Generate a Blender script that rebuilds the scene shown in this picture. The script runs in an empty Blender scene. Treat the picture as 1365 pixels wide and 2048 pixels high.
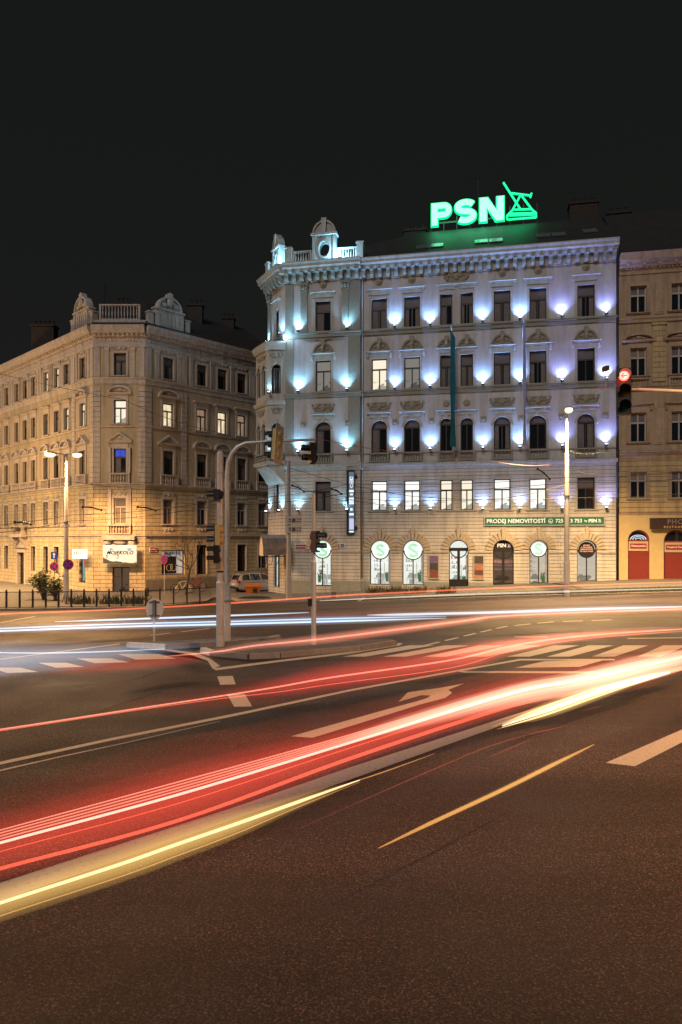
import bpy, bmesh, math, random
from mathutils import Vector, Matrix, geometry
random.seed(7)
R = math.radians
# ------------------------------------------------------------------ camera, world, sun, exposure
scene = bpy.context.scene
col = scene.collection
F, HZ, CZ = 1365.0, 1077.0, 3.3            # focal length and horizon row of the photograph, eye height
cd = bpy.data.cameras.new('camera'); cam = bpy.data.objects.new('camera', cd); col.objects.link(cam)
cam.location = (0, 0, CZ); cam.rotation_euler = (R(90), 0, 0)
cd.sensor_fit = 'VERTICAL'; cd.sensor_height = 36; cd.sensor_width = 36; cd.lens = 24
cd.shift_y = 53 / 2048.0; cd.clip_start = 0.1; cd.clip_end = 1500
scene.camera = cam
w = bpy.data.worlds.new('World'); scene.world = w; w.use_nodes = True
nt = w.node_tree; nt.nodes.clear()
wo = nt.nodes.new('ShaderNodeOutputWorld'); bg = nt.nodes.new('ShaderNodeBackground')
tc = nt.nodes.new('ShaderNodeTexCoord'); sp = nt.nodes.new('ShaderNodeSeparateXYZ')
mr = nt.nodes.new('ShaderNodeMapRange'); mixc = nt.nodes.new('ShaderNodeMix'); mixc.data_type = 'RGBA'
mr.inputs['From Min'].default_value = 0.0; mr.inputs['From Max'].default_value = 0.75
mixc.inputs[6].default_value = (0.0115, 0.0118, 0.0112, 1); mixc.inputs[7].default_value = (0.0072, 0.0090, 0.0080, 1)
nt.links.new(tc.outputs['Generated'], sp.inputs[0]); nt.links.new(sp.outputs['Z'], mr.inputs['Value'])
nt.links.new(mr.outputs[0], mixc.inputs[0]); nt.links.new(mixc.outputs[2], bg.inputs['Color'])
bg.inputs['Strength'].default_value = 1.0
nt.links.new(bg.outputs[0], wo.inputs['Surface'])
sd = bpy.data.lights.new('city_glow', 'SUN'); sd.energy = 1.0; sd.angle = R(20); sd.color = (1.0, 0.90, 0.86)  # soft sun added as general city glow to fill the facades
so = bpy.data.objects.new('city_glow', sd); col.objects.link(so); so.rotation_euler = (R(54), 0, R(-24))
vs = scene.view_settings; vs.view_transform = 'Standard'; vs.look = 'None'; vs.exposure = 0.0; vs.gamma = 1; vs.use_curve_mapping = False
try:
    scene.cycles.use_light_tree = True; scene.cycles.sample_clamp_indirect = 3.0
except Exception: pass

# ------------------------------------------------------------------ helpers
def ss(a, b, x):
    t = min(1, max(0, (x - a) / (b - a))); return t * t * (3 - 2 * t)
def gh(x, y):                               # the square falls to the left in front of the houses
    s = 0.056 * (x - 8.8)
    s = max(-0.72, min(0.62, s))
    return ss(23, 42, y) * s
def gp(px, py, up=0.0):                     # point on the ground (plus height) seen at a place of the photo
    dx, dz = (px - 682.5) / F, (HZ - py) / F
    lo, hi = 1.0, 400.0
    for _ in range(60):
        t = (lo + hi) / 2
        if CZ + dz * t > gh(dx * t, t) + up: lo = t
        else: hi = t
    return Vector((dx * lo, lo, CZ + dz * lo))
def at(px, py, y): return Vector(((px - 682.5) / F * y, y, CZ + (HZ - py) / F * y))

def tag(o, label=None, cat=None, group=None, kind=None):
    if label: o['label'] = label
    if cat: o['category'] = cat
    if group: o['group'] = group
    if kind: o['kind'] = kind
    return o
def empty(name, loc=(0, 0, 0), rz=0, label=None, cat=None, group=None):
    o = bpy.data.objects.new(name, None); col.objects.link(o); o.location = loc; o.rotation_euler = (0, 0, rz)
    o.empty_display_size = 0.3
    return tag(o, label, cat, group)
def kids(o): return [c for c in ALL if c.parent == o]
ALL = []
class MB:
    def __init__(s): s.v = []; s.f = []
    def add(s, vs, fs):
        b = len(s.v); s.v += [tuple(v) for v in vs]; s.f += [tuple(b + i for i in f) for f in fs]; return s
    def box(s, x0, x1, y0, y1, z0, z1):
        return s.add([(x0,y0,z0),(x1,y0,z0),(x1,y1,z0),(x0,y1,z0),(x0,y0,z1),(x1,y0,z1),(x1,y1,z1),(x0,y1,z1)],
                     [(0,3,2,1),(4,5,6,7),(0,1,5,4),(1,2,6,5),(2,3,7,6),(3,0,4,7)])
    def prism(s, poly, y0, y1):             # polygon in x,z extruded in y
        n = len(poly)
        vs = [(x, y0, z) for x, z in poly] + [(x, y1, z) for x, z in poly]
        return s.add(vs, [tuple(range(n)), tuple(range(2*n-1, n-1, -1))] + [(i, (i+1) % n, n + (i+1) % n, n + i) for i in range(n)])
    def prismx(s, poly, x0, x1):            # polygon in y,z extruded in x
        n = len(poly)
        vs = [(x0, y, z) for y, z in poly] + [(x1, y, z) for y, z in poly]
        return s.add(vs, [tuple(range(n)), tuple(range(2*n-1, n-1, -1))] + [(i, (i+1) % n, n + (i+1) % n, n + i) for i in range(n)])
    def prismz(s, poly, z0, z1):
        n = len(poly)
        vs = [(x, y, z0) for x, y in poly] + [(x, y, z1) for x, y in poly]
        return s.add(vs, [tuple(range(n)), tuple(range(2*n-1, n-1, -1))] + [(i, (i+1) % n, n + (i+1) % n, n + i) for i in range(n)])
    def ring(s, outer, inner, y0, y1):      # two x,z loops of equal length, open or closed band
        n = len(outer)
        vs = [(x, y0, z) for x, z in outer] + [(x, y0, z) for x, z in inner] + [(x, y1, z) for x, z in outer] + [(x, y1, z) for x, z in inner]
        fs = []
        for i in range(n - 1):
            j = i + 1
            fs += [(i, j, n+j, n+i), (2*n+i, 3*n+i, 3*n+j, 2*n+j), (i, 2*n+i, 2*n+j, j), (n+i, n+j, 3*n+j, 3*n+i)]
        fs += [(0, n, 3*n, 2*n), (n-1, 3*n-1, 4*n-1, 2*n-1)]
        return s.add(vs, fs)
    def tube(s, pts, r, n=8, caps=True):
        pts = [Vector(p) for p in pts]; rs = r if isinstance(r, (list, tuple)) else [r] * len(pts)
        b = len(s.v); up = None
        for i, p in enumerate(pts):
            t = (pts[min(i+1, len(pts)-1)] - pts[max(i-1, 0)]).normalized()
            if up is None:
                up = Vector((0, 0, 1)) if abs(t.z) < 0.9 else Vector((1, 0, 0))
            a = t.cross(up).normalized(); up = a.cross(t).normalized()
            rr = rs[i]; ra, rb = rr if isinstance(rr, tuple) else (rr, rr)
            for k in range(n):
                q = 2 * math.pi * k / n
                s.v.append(tuple(p + a * math.cos(q) * ra + up * math.sin(q) * rb))
        for i in range(len(pts) - 1):
            for k in range(n):
                k2 = (k + 1) % n
                s.f.append((b+i*n+k, b+i*n+k2, b+(i+1)*n+k2, b+(i+1)*n+k))
        if caps:
            s.f.append(tuple(b + n - 1 - k for k in range(n))); s.f.append(tuple(b + (len(pts)-1)*n + k for k in range(n)))
        return s
    def lathe(s, prof, cx=0, cy=0, n=12, cz=0):   # prof (r, z)
        b = len(s.v)
        for r_, z in prof:
            for k in range(n):
                q = 2 * math.pi * k / n; s.v.append((cx + r_ * math.cos(q), cy + r_ * math.sin(q), cz + z))
        for i in range(len(prof) - 1):
            for k in range(n):
                k2 = (k + 1) % n; s.f.append((b+i*n+k, b+i*n+k2, b+(i+1)*n+k2, b+(i+1)*n+k))
        s.f.append(tuple(b + n - 1 - k for k in range(n))); s.f.append(tuple(b + (len(prof)-1)*n + k for k in range(n)))
        return s
    def ball(s, c, r, n=8, m=6):
        rx, ry, rz = r if isinstance(r, tuple) else (r, r, r)
        b = len(s.v); c = Vector(c)
        for i in range(1, m):
            a = math.pi * i / m
            for k in range(n):
                q = 2 * math.pi * k / n
                s.v.append((c.x + rx*math.sin(a)*math.cos(q), c.y + ry*math.sin(a)*math.sin(q), c.z + rz*math.cos(a)))
        t = len(s.v); s.v += [(c.x, c.y, c.z + rz), (c.x, c.y, c.z - rz)]
        for i in range(m - 2):
            for k in range(n):
                k2 = (k+1) % n; s.f.append((b+i*n+k, b+(i+1)*n+k, b+(i+1)*n+k2, b+i*n+k2))
        for k in range(n):
            k2 = (k+1) % n; s.f.append((t, b+k, b+k2)); s.f.append((t+1, b+(m-2)*n+k2, b+(m-2)*n+k))
        return s
    def disc(s, cx, cz, r, y0, y1, n=24, rz=None):
        rz = rz or r
        return s.prism([(cx + r*math.cos(2*math.pi*k/n), cz + rz*math.sin(2*math.pi*k/n)) for k in range(n)], y0, y1)
    def mesh(s, name, mat, smooth=False):
        me = bpy.data.meshes.new(name); me.from_pydata(s.v, [], s.f)
        bm = bmesh.new(); bm.from_mesh(me); bmesh.ops.recalc_face_normals(bm, faces=bm.faces); bm.to_mesh(me); bm.free()
        if mat: me.materials.append(mat)
        if smooth:
            for p in me.polygons: p.use_smooth = True
        return me
    def build(s, name, mat, parent=None, loc=(0, 0, 0), rz=0, smooth=False):
        return link(name, s.mesh(name, mat, smooth), parent, loc, rz)
def link(name, me, parent=None, loc=(0, 0, 0), rz=0):
    o = bpy.data.objects.new(name, me); col.objects.link(o); o.location = loc; o.rotation_euler = (0, 0, rz)
    if parent is not None: o.parent = parent
    ALL.append(o); return o
def copy_tree(o, parent=None, kidmap=None):
    c = o.copy(); col.objects.link(c); c.parent = parent
    if o.type == 'MESH' or o.type == 'LIGHT': pass
    for ch in [k for k in list(o.children)]: copy_tree(ch, c)
    return c
def band(mb, u0, u1, prof, y=0):            # prof: (outwards, z) running along x
    mb.prismx([(y - w_, z) for w_, z in prof], u0, u1); return mb
def arc(cx, cz, r, a0, a1, n, rz=None):
    rz = rz or r
    return [(cx + r*math.cos(R(a0 + (a1-a0)*i/n)), cz + rz*math.sin(R(a0 + (a1-a0)*i/n))) for i in range(n + 1)]
def hole_rect(u0, u1, v0, v1): return [(u0, v0), (u1, v0), (u1, v1), (u0, v1)]
def hole_arch(u0, u1, v0, v1, n=12):
    r = (u1 - u0) / 2; return [(u0, v0), (u1, v0)] + arc((u0+u1)/2, v1 - r, r, 0, 180, n)
def wall(mb, outer, holes, depth=0.28, y=0.0, thick=0.4):
    loops = [[Vector((a, b, 0)) for a, b in outer]] + [[Vector((a, b, 0)) for a, b in h] for h in holes]
    flat = [v for l in loops for v in l]
    tris = geometry.tessellate_polygon(loops)
    mb.add([(v.x, y, v.y) for v in flat], tris)
    for h in holes:
        n = len(h); mb.add([(a, y, b) for a, b in h] + [(a, y + depth, b) for a, b in h], [(i, (i+1) % n, n+(i+1) % n, n+i) for i in range(n)])
    n = len(outer)
    mb.add([(a, y, b) for a, b in outer] + [(a, y + thick, b) for a, b in outer], [(i, (i+1) % n, n+(i+1) % n, n+i) for i in range(n)])
    return mb

# ------------------------------------------------------------------ materials
MATS = {}
def mat(name, color, rough=0.7, metal=0, noise=0.0, nscale=3.0, bump=0.0, bscale=40.0, emit=None, estr=1.0, alpha=None, spec=None, coat=0):
    if name in MATS: return MATS[name]
    m = bpy.data.materials.new(name); m.use_nodes = True; n = m.node_tree; b = n.nodes['Principled BSDF']
    b.inputs['Base Color'].default_value = (*color, 1); b.inputs['Roughness'].default_value = rough; b.inputs['Metallic'].default_value = metal
    if spec is not None: b.inputs['Specular IOR Level'].default_value = spec
    if coat: b.inputs['Coat Weight'].default_value = coat
    t = None
    if noise or bump:
        t = n.nodes.new('ShaderNodeTexCoord')
    if noise:
        nz = n.nodes.new('ShaderNodeTexNoise'); nz.inputs['Scale'].default_value = nscale; nz.inputs['Detail'].default_value = 6
        nz.inputs['Roughness'].default_value = 0.65
        n.links.new(t.outputs['Object'], nz.inputs['Vector'])
        r_ = n.nodes.new('ShaderNodeMapRange'); r_.inputs['From Min'].default_value = 0.25; r_.inputs['From Max'].default_value = 0.75
        r_.inputs['To Min'].default_value = 1 - noise; r_.inputs['To Max'].default_value = 1 + noise
        n.links.new(nz.outputs[0], r_.inputs['Value'])
        mx = n.nodes.new('ShaderNodeVectorMath'); mx.operation = 'SCALE'; mx.inputs[0].default_value = color
        n.links.new(r_.outputs[0], mx.inputs['Scale']); n.links.new(mx.outputs[0], b.inputs['Base Color'])
    if bump:
        nb = n.nodes.new('ShaderNodeTexNoise'); nb.inputs['Scale'].default_value = bscale; nb.inputs['Detail'].default_value = 4
        n.links.new(t.outputs['Object'], nb.inputs['Vector'])
        bp = n.nodes.new('ShaderNodeBump'); bp.inputs['Strength'].default_value = bump; bp.inputs['Distance'].default_value = 0.02
        n.links.new(nb.outputs[0], bp.inputs['Height']); n.links.new(bp.outputs[0], b.inputs['Normal'])
    if emit:
        b.inputs['Emission Color'].default_value = (*emit, 1); b.inputs['Emission Strength'].default_value = estr
    MATS[name] = m; return m
def rustic(name, color, bw, bh, mort, noise=0.12):
    m = mat(name, color, 0.85, noise=noise, nscale=1.4); n = m.node_tree; b = n.nodes['Principled BSDF']
    t = n.nodes.new('ShaderNodeTexCoord'); s_ = n.nodes.new('ShaderNodeSeparateXYZ'); c_ = n.nodes.new('ShaderNodeCombineXYZ')
    n.links.new(t.outputs['Object'], s_.inputs[0]); n.links.new(s_.outputs['X'], c_.inputs['X']); n.links.new(s_.outputs['Z'], c_.inputs['Y'])
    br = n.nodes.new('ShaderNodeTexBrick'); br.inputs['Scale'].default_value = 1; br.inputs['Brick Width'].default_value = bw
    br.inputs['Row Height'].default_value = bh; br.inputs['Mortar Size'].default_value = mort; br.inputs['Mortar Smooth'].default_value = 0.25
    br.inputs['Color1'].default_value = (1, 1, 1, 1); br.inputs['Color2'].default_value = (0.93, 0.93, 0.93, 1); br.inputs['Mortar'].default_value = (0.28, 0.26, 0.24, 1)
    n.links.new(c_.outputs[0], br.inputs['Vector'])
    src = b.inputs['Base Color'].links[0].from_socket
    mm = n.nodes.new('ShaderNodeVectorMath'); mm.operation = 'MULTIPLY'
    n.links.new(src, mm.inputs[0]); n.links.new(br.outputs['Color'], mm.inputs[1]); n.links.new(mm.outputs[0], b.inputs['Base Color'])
    bp = n.nodes.new('ShaderNodeBump'); bp.invert = True; bp.inputs['Strength'].default_value = 1.0; bp.inputs['Distance'].default_value = 0.04
    n.links.new(br.outputs['Fac'], bp.inputs['Height']); n.links.new(bp.outputs[0], b.inputs['Normal'])
    return m
def emis(name, color, s, vary=0.0, scale=2.0):
    if name in MATS: return MATS[name]
    m = bpy.data.materials.new(name); m.use_nodes = True; n = m.node_tree; n.nodes.clear()
    o = n.nodes.new('ShaderNodeOutputMaterial'); e = n.nodes.new('ShaderNodeEmission'); e.inputs[0].default_value = (*color, 1); e.inputs[1].default_value = s
    if vary:
        t = n.nodes.new('ShaderNodeTexCoord'); nz = n.nodes.new('ShaderNodeTexNoise'); nz.inputs['Scale'].default_value = scale
        r_ = n.nodes.new('ShaderNodeMapRange'); r_.inputs['From Min'].default_value = 0.3; r_.inputs['From Max'].default_value = 0.7
        r_.inputs['To Min'].default_value = s * (1 - vary); r_.inputs['To Max'].default_value = s * (1 + vary * 0.5)
        n.links.new(t.outputs['Object'], nz.inputs['Vector']); n.links.new(nz.outputs[0], r_.inputs['Value']); n.links.new(r_.outputs[0], e.inputs[1])
    n.links.new(e.outputs[0], o.inputs['Surface']); MATS[name] = m; return m
def light_strand(name, color, s):            # pure light: adds to what is behind it and throws no shadow
    m = bpy.data.materials.new(name); m.use_nodes = True; n = m.node_tree; n.nodes.clear()
    o = n.nodes.new('ShaderNodeOutputMaterial'); e = n.nodes.new('ShaderNodeEmission'); e.inputs[0].default_value = (*color, 1); e.inputs[1].default_value = s * 0.55
    t = n.nodes.new('ShaderNodeBsdfTransparent'); a = n.nodes.new('ShaderNodeAddShader')
    n.links.new(e.outputs[0], a.inputs[0]); n.links.new(t.outputs[0], a.inputs[1]); n.links.new(a.outputs[0], o.inputs['Surface']); return m
def glow(name, color, s):                   # exposure trail of passing lamps, put in as an emitting volume, nothing solid
    m = bpy.data.materials.new(name); m.use_nodes = True; n = m.node_tree; n.nodes.clear()
    o = n.nodes.new('ShaderNodeOutputMaterial'); e = n.nodes.new('ShaderNodeEmission'); e.inputs[0].default_value = (*color, 1); e.inputs[1].default_value = s
    n.links.new(e.outputs[0], o.inputs['Volume']); MATS[name] = m; return m

def asphalt():
    m = mat('asphalt', (0.05, 0.05, 0.05), 0.62); n = m.node_tree; b = n.nodes['Principled BSDF']
    t = n.nodes.new('ShaderNodeTexCoord')
    def nz(scale, det=5, rough=0.6):
        a = n.nodes.new('ShaderNodeTexNoise'); a.inputs['Scale'].default_value = scale; a.inputs['Detail'].default_value = det; a.inputs['Roughness'].default_value = rough
        n.links.new(t.outputs['Object'], a.inputs['Vector']); return a
    big = nz(0.35, 5, 0.6); fine = nz(42, 4, 0.92)
    vor = n.nodes.new('ShaderNodeTexVoronoi'); vor.inputs['Scale'].default_value = 75; n.links.new(t.outputs['Object'], vor.inputs['Vector'])
    r1 = n.nodes.new('ShaderNodeValToRGB'); r1.color_ramp.elements[0].position = 0.32; r1.color_ramp.elements[0].color = (0.015, 0.0115, 0.0105, 1)
    r1.color_ramp.elements[1].position = 0.70; r1.color_ramp.elements[1].color = (0.036, 0.025, 0.020, 1); n.links.new(big.outputs[0], r1.inputs[0])
    r2 = n.nodes.new('ShaderNodeMapRange'); r2.inputs['From Min'].default_value = 0.43; r2.inputs['From Max'].default_value = 0.60; r2.inputs['To Min'].default_value = 0.0; r2.inputs['To Max'].default_value = 3.6
    n.links.new(fine.outputs[0], r2.inputs['Value'])
    # pale stones in the surface
    sep = n.nodes.new('ShaderNodeSeparateColor'); n.links.new(vor.outputs['Color'], sep.inputs[0])
    r3 = n.nodes.new('ShaderNodeMapRange'); r3.inputs['From Min'].default_value = 0.55; r3.inputs['From Max'].default_value = 1.0; r3.inputs['To Min'].default_value = 0.65; r3.inputs['To Max'].default_value = 3.4
    n.links.new(sep.outputs[0], r3.inputs['Value'])
    m1 = n.nodes.new('ShaderNodeMath'); m1.operation = 'MULTIPLY'; n.links.new(r2.outputs[0], m1.inputs[0]); n.links.new(r3.outputs[0], m1.inputs[1])
    # tyre-worn lanes along the road, oil stains
    mpg = n.nodes.new('ShaderNodeMapping'); mpg.inputs['Rotation'].default_value = (0, 0, R(-42)); mpg.inputs['Scale'].default_value = (0.045, 0.75, 1)
    n.links.new(t.outputs['Object'], mpg.inputs[0]); ln = n.nodes.new('ShaderNodeTexNoise'); ln.inputs['Scale'].default_value = 1.0; ln.inputs['Detail'].default_value = 3; n.links.new(mpg.outputs[0], ln.inputs['Vector'])
    r4 = n.nodes.new('ShaderNodeMapRange'); r4.inputs['From Min'].default_value = 0.36; r4.inputs['From Max'].default_value = 0.64; r4.inputs['To Min'].default_value = 0.62; r4.inputs['To Max'].default_value = 1.5
    n.links.new(ln.outputs[0], r4.inputs['Value']); m2 = n.nodes.new('ShaderNodeMath'); m2.operation = 'MULTIPLY'; n.links.new(m1.outputs[0], m2.inputs[0]); n.links.new(r4.outputs[0], m2.inputs[1])
    st = nz(1.7, 6, 0.7); r5 = n.nodes.new('ShaderNodeMapRange'); r5.inputs['From Min'].default_value = 0.30; r5.inputs['From Max'].default_value = 0.37; r5.inputs['To Min'].default_value = 0.4; r5.inputs['To Max'].default_value = 1.0
    n.links.new(st.outputs[0], r5.inputs['Value']); m1 = n.nodes.new('ShaderNodeMath'); m1.operation = 'MULTIPLY'; n.links.new(m2.outputs[0], m1.inputs[0]); n.links.new(r5.outputs[0], m1.inputs[1])
    sc = n.nodes.new('ShaderNodeVectorMath'); sc.operation = 'SCALE'; n.links.new(r1.outputs[0], sc.inputs[0]); n.links.new(m1.outputs[0], sc.inputs['Scale'])
    n.links.new(sc.outputs[0], b.inputs['Base Color'])
    rr = n.nodes.new('ShaderNodeMapRange'); rr.inputs['From Min'].default_value = 0.35; rr.inputs['From Max'].default_value = 0.65; rr.inputs['To Min'].default_value = 0.52; rr.inputs['To Max'].default_value = 0.72
    n.links.new(big.outputs[0], rr.inputs['Value']); n.links.new(rr.outputs[0], b.inputs['Roughness'])
    bp = n.nodes.new('ShaderNodeBump'); bp.inputs['Strength'].default_value = 1.0; bp.inputs['Distance'].default_value = 0.02
    n.links.new(fine.outputs[0], bp.inputs['Height']); n.links.new(bp.outputs[0], b.inputs['Normal'])
    return m
def worn_paint():
    m = mat('road_paint', (0.6, 0.58, 0.52), 0.6); n = m.node_tree; b = n.nodes['Principled BSDF']
    t = n.nodes.new('ShaderNodeTexCoord'); a = n.nodes.new('ShaderNodeTexNoise'); a.inputs['Scale'].default_value = 14; a.inputs['Detail'].default_value = 8; a.inputs['Roughness'].default_value = 0.8
    n.links.new(t.outputs['Object'], a.inputs['Vector'])
    r = n.nodes.new('ShaderNodeValToRGB'); r.color_ramp.elements[0].position = 0.30; r.color_ramp.elements[0].color = (0.10, 0.09, 0.08, 1)
    r.color_ramp.elements[1].position = 0.46; r.color_ramp.elements[1].color = (0.62, 0.57, 0.45, 1)
    n.links.new(a.outputs[0], r.inputs[0]); n.links.new(r.outputs[0], b.inputs['Base Color'])
    return m
M_ASPH = asphalt(); M_PAINT = worn_paint()
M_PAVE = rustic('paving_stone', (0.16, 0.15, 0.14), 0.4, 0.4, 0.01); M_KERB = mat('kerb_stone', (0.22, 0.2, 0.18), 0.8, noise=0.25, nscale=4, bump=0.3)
M_KERBW = mat('white_kerb_paint', (0.7, 0.7, 0.68), 0.7, noise=0.2, nscale=6)
M_METAL = mat('galvanised_steel', (0.58, 0.57, 0.54), 0.4, 0.3, noise=0.15, nscale=5)
M_PAINTGREY = mat('grey_pole_paint', (0.45, 0.43, 0.4), 0.5, noise=0.12, nscale=4)
M_BLACK = mat('black_plastic', (0.012, 0.012, 0.013), 0.45)
M_PRINT = mat('black_print', (0.015, 0.015, 0.015), 0.9, spec=0.1)
M_IRON = mat('dark_iron', (0.02, 0.02, 0.022), 0.5)
M_YEL = mat('signal_housing', (0.5, 0.36, 0.12), 0.45, noise=0.1)
M_ROOF = mat('dark_roof_sheet', (0.03, 0.028, 0.028), 0.55, noise=0.3, nscale=1.2, bump=0.3, bscale=8)
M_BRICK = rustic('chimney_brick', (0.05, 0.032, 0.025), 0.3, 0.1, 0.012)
M_PSN = mat('pale_plaster', (0.50, 0.49, 0.50), 0.88, noise=0.10, nscale=1.3, bump=0.15, bscale=30)
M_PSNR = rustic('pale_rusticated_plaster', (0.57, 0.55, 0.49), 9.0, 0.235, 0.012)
M_TRIM = mat('pale_trim', (0.43, 0.42, 0.37), 0.8, noise=0.14, nscale=5, bump=0.2)
M_TRIMG = mat('grey_green_trim', (0.26, 0.27, 0.235), 0.85, noise=0.16, nscale=5, bump=0.25)
M_ORN = mat('ornament_stucco', (0.30, 0.28, 0.22), 0.9, noise=0.25, nscale=9, bump=0.5)
M_OCH = mat('ochre_plaster', (0.45, 0.36, 0.23), 0.9, noise=0.12, nscale=1.2)
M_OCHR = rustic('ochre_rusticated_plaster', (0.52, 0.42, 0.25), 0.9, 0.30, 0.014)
M_LTRIM = mat('stucco_trim', (0.50, 0.43, 0.37), 0.88, noise=0.2, nscale=5, bump=0.4)
M_NEI = mat('tawny_plaster', (0.41, 0.30, 0.19), 0.9, noise=0.14, nscale=1.3)
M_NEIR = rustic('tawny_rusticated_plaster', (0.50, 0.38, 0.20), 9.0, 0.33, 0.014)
M_NTRIM = mat('tawny_trim', (0.41, 0.30, 0.20), 0.88, noise=0.2, nscale=5, bump=0.4)
M_FRAME = mat('dark_window_frame', (0.03, 0.022, 0.02), 0.45); M_FRAMEL = mat('pale_window_frame', (0.42, 0.38, 0.33), 0.5)
M_DOOR = mat('dark_red_shutter', (0.22, 0.03, 0.02), 0.5, noise=0.1)
M_GLASS = mat('window_glass', (0.012, 0.014, 0.018), 0.06, spec=0.8, bump=0.02, bscale=1.5)
M_BLIND = mat('roller_blind', (0.14, 0.12, 0.12), 0.8)
M_CURT = mat('curtain', (0.22, 0.17, 0.13), 0.9, noise=0.3, nscale=14)
def lit(name, color, s, kind=0):
    # a lit room behind a pane: cream wall, darker furniture band, folds
    if name in MATS: return MATS[name]
    m = bpy.data.materials.new(name); m.use_nodes = True; n = m.node_tree; n.nodes.clear()
    o = n.nodes.new('ShaderNodeOutputMaterial'); e = n.nodes.new('ShaderNodeEmission'); e.inputs[1].default_value = s
    t = n.nodes.new('ShaderNodeTexCoord'); mp = n.nodes.new('ShaderNodeMapping'); mp.inputs['Scale'].default_value = (5, 1, 1.2) if kind == 0 else (2.2, 1, 2.6)
    if kind == 0:
        nz = n.nodes.new('ShaderNodeTexNoise'); nz.inputs['Scale'].default_value = 1.5; nz.inputs['Detail'].default_value = 1
        fac_out = nz.outputs[0]
    else:                                   # furniture-like blocks in the lower half of the room
        nz = n.nodes.new('ShaderNodeTexVoronoi'); nz.distance = 'CHEBYCHEV'; nz.inputs['Scale'].default_value = 1.1
        sx = n.nodes.new('ShaderNodeSeparateXYZ'); n.links.new(t.outputs['Object'], sx.inputs[0])
        zr = n.nodes.new('ShaderNodeMapRange'); zr.inputs['From Min'].default_value = 0.7; zr.inputs['From Max'].default_value = 1.5; zr.inputs['To Min'].default_value = 0.0; zr.inputs['To Max'].default_value = 0.6
        sc_ = n.nodes.new('ShaderNodeSeparateColor'); n.links.new(nz.outputs['Color'], sc_.inputs[0]); n.links.new(sx.outputs['Z'], zr.inputs['Value'])
        ad = n.nodes.new('ShaderNodeMath'); ad.operation = 'ADD'; n.links.new(sc_.outputs[0], ad.inputs[0]); n.links.new(zr.outputs[0], ad.inputs[1]); fac_out = ad.outputs[0]
    r = n.nodes.new('ShaderNodeValToRGB')
    c0 = tuple(c * 0.6 for c in color) if kind == 0 else tuple(c * 0.4 for c in color)
    r.color_ramp.elements[0].position = 0.35 if kind == 0 else 0.22; r.color_ramp.elements[0].color = (*c0, 1); r.color_ramp.elements[1].position = 0.62 if kind == 0 else 0.34; r.color_ramp.elements[1].color = (*color, 1)
    n.links.new(t.outputs['Object'], mp.inputs[0]); n.links.new(mp.outputs[0], nz.inputs['Vector']); n.links.new(fac_out, r.inputs[0])
    n.links.new(r.outputs[0], e.inputs[0]); n.links.new(e.outputs[0], o.inputs['Surface']); MATS[name] = m; return m
L_DCR = lit('dim_cream_room', (0.42, 0.40, 0.35), 0.5, 1); L_WARM = lit('lit_warm_room', (1.0, 0.80, 0.52), 1.0); L_CREAM = lit('lit_cream_room', (1.0, 0.9, 0.7), 1.0, 1)
L_WHITE = lit('lit_office_room', (0.95, 0.95, 0.88), 1.15, 1); L_SHOP = lit('lit_shop_room', (0.93, 0.97, 0.88), 1.05, 1)
L_BLUE = lit('blue_screen_light', (0.08, 0.14, 0.9), 0.7, 0); L_DIMW = lit('dim_warm_room', (0.55, 0.36, 0.22), 0.55); L_DIM = lit('dim_shop_room', (0.22, 0.13, 0.08), 0.5, 1)

def weather(m, lo=0.72):                       # rain streaks and soot on plaster
    n = m.node_tree; b = n.nodes['Principled BSDF']; src = b.inputs['Base Color'].links[0].from_socket
    t = n.nodes.new('ShaderNodeTexCoord'); mp_ = n.nodes.new('ShaderNodeMapping'); mp_.inputs['Scale'].default_value = (2.2, 2.2, 0.22)
    a = n.nodes.new('ShaderNodeTexNoise'); a.inputs['Scale'].default_value = 1.0; a.inputs['Detail'].default_value = 7; a.inputs['Roughness'].default_value = 0.7
    r = n.nodes.new('ShaderNodeMapRange'); r.inputs['From Min'].default_value = 0.34; r.inputs['From Max'].default_value = 0.56; r.inputs['To Min'].default_value = lo; r.inputs['To Max'].default_value = 1.04
    s = n.nodes.new('ShaderNodeVectorMath'); s.operation = 'SCALE'
    n.links.new(t.outputs['Object'], mp_.inputs[0]); n.links.new(mp_.outputs[0], a.inputs['Vector']); n.links.new(a.outputs[0], r.inputs['Value']); n.links.new(src, s.inputs[0]); n.links.new(r.outputs[0], s.inputs['Scale']); n.links.new(s.outputs[0], b.inputs['Base Color'])
for m_, lo_ in ((M_PSN,0.78),(M_PSNR,0.76),(M_TRIM,0.75),(M_OCH,0.68),(M_OCHR,0.68),(M_LTRIM,0.68),(M_NEI,0.68),(M_NEIR,0.68),(M_NTRIM,0.68)): weather(m_, lo_)
def text_mesh(s, size, mat_, name='lettering', bold=0.02, ext=0.01, align='CENTER', shear=0.0, space=1.0):
    c = bpy.data.curves.new(name, 'FONT'); c.body = s; c.size = size; c.extrude = ext; c.offset = bold * size; c.align_x = align; c.align_y = 'CENTER'; c.shear = shear
    c.space_character = space; c.resolution_u = 3
    o = bpy.data.objects.new('tmp', c); col.objects.link(o)
    dg = bpy.context.evaluated_depsgraph_get(); dg.update()
    me = bpy.data.meshes.new_from_object(o.evaluated_get(dg)); bpy.data.objects.remove(o); bpy.data.curves.remove(c)
    me.transform(Matrix.Rotation(R(90), 4, 'X')); me.name = name; me.materials.clear(); me.materials.append(mat_); return me
M_WHITE = mat('white_paint', (0.75, 0.75, 0.73), 0.5); M_RED = mat('red_enamel', (0.35, 0.02, 0.02), 0.35); M_BLUE = mat('blue_enamel', (0.02, 0.05, 0.4), 0.35)
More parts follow.
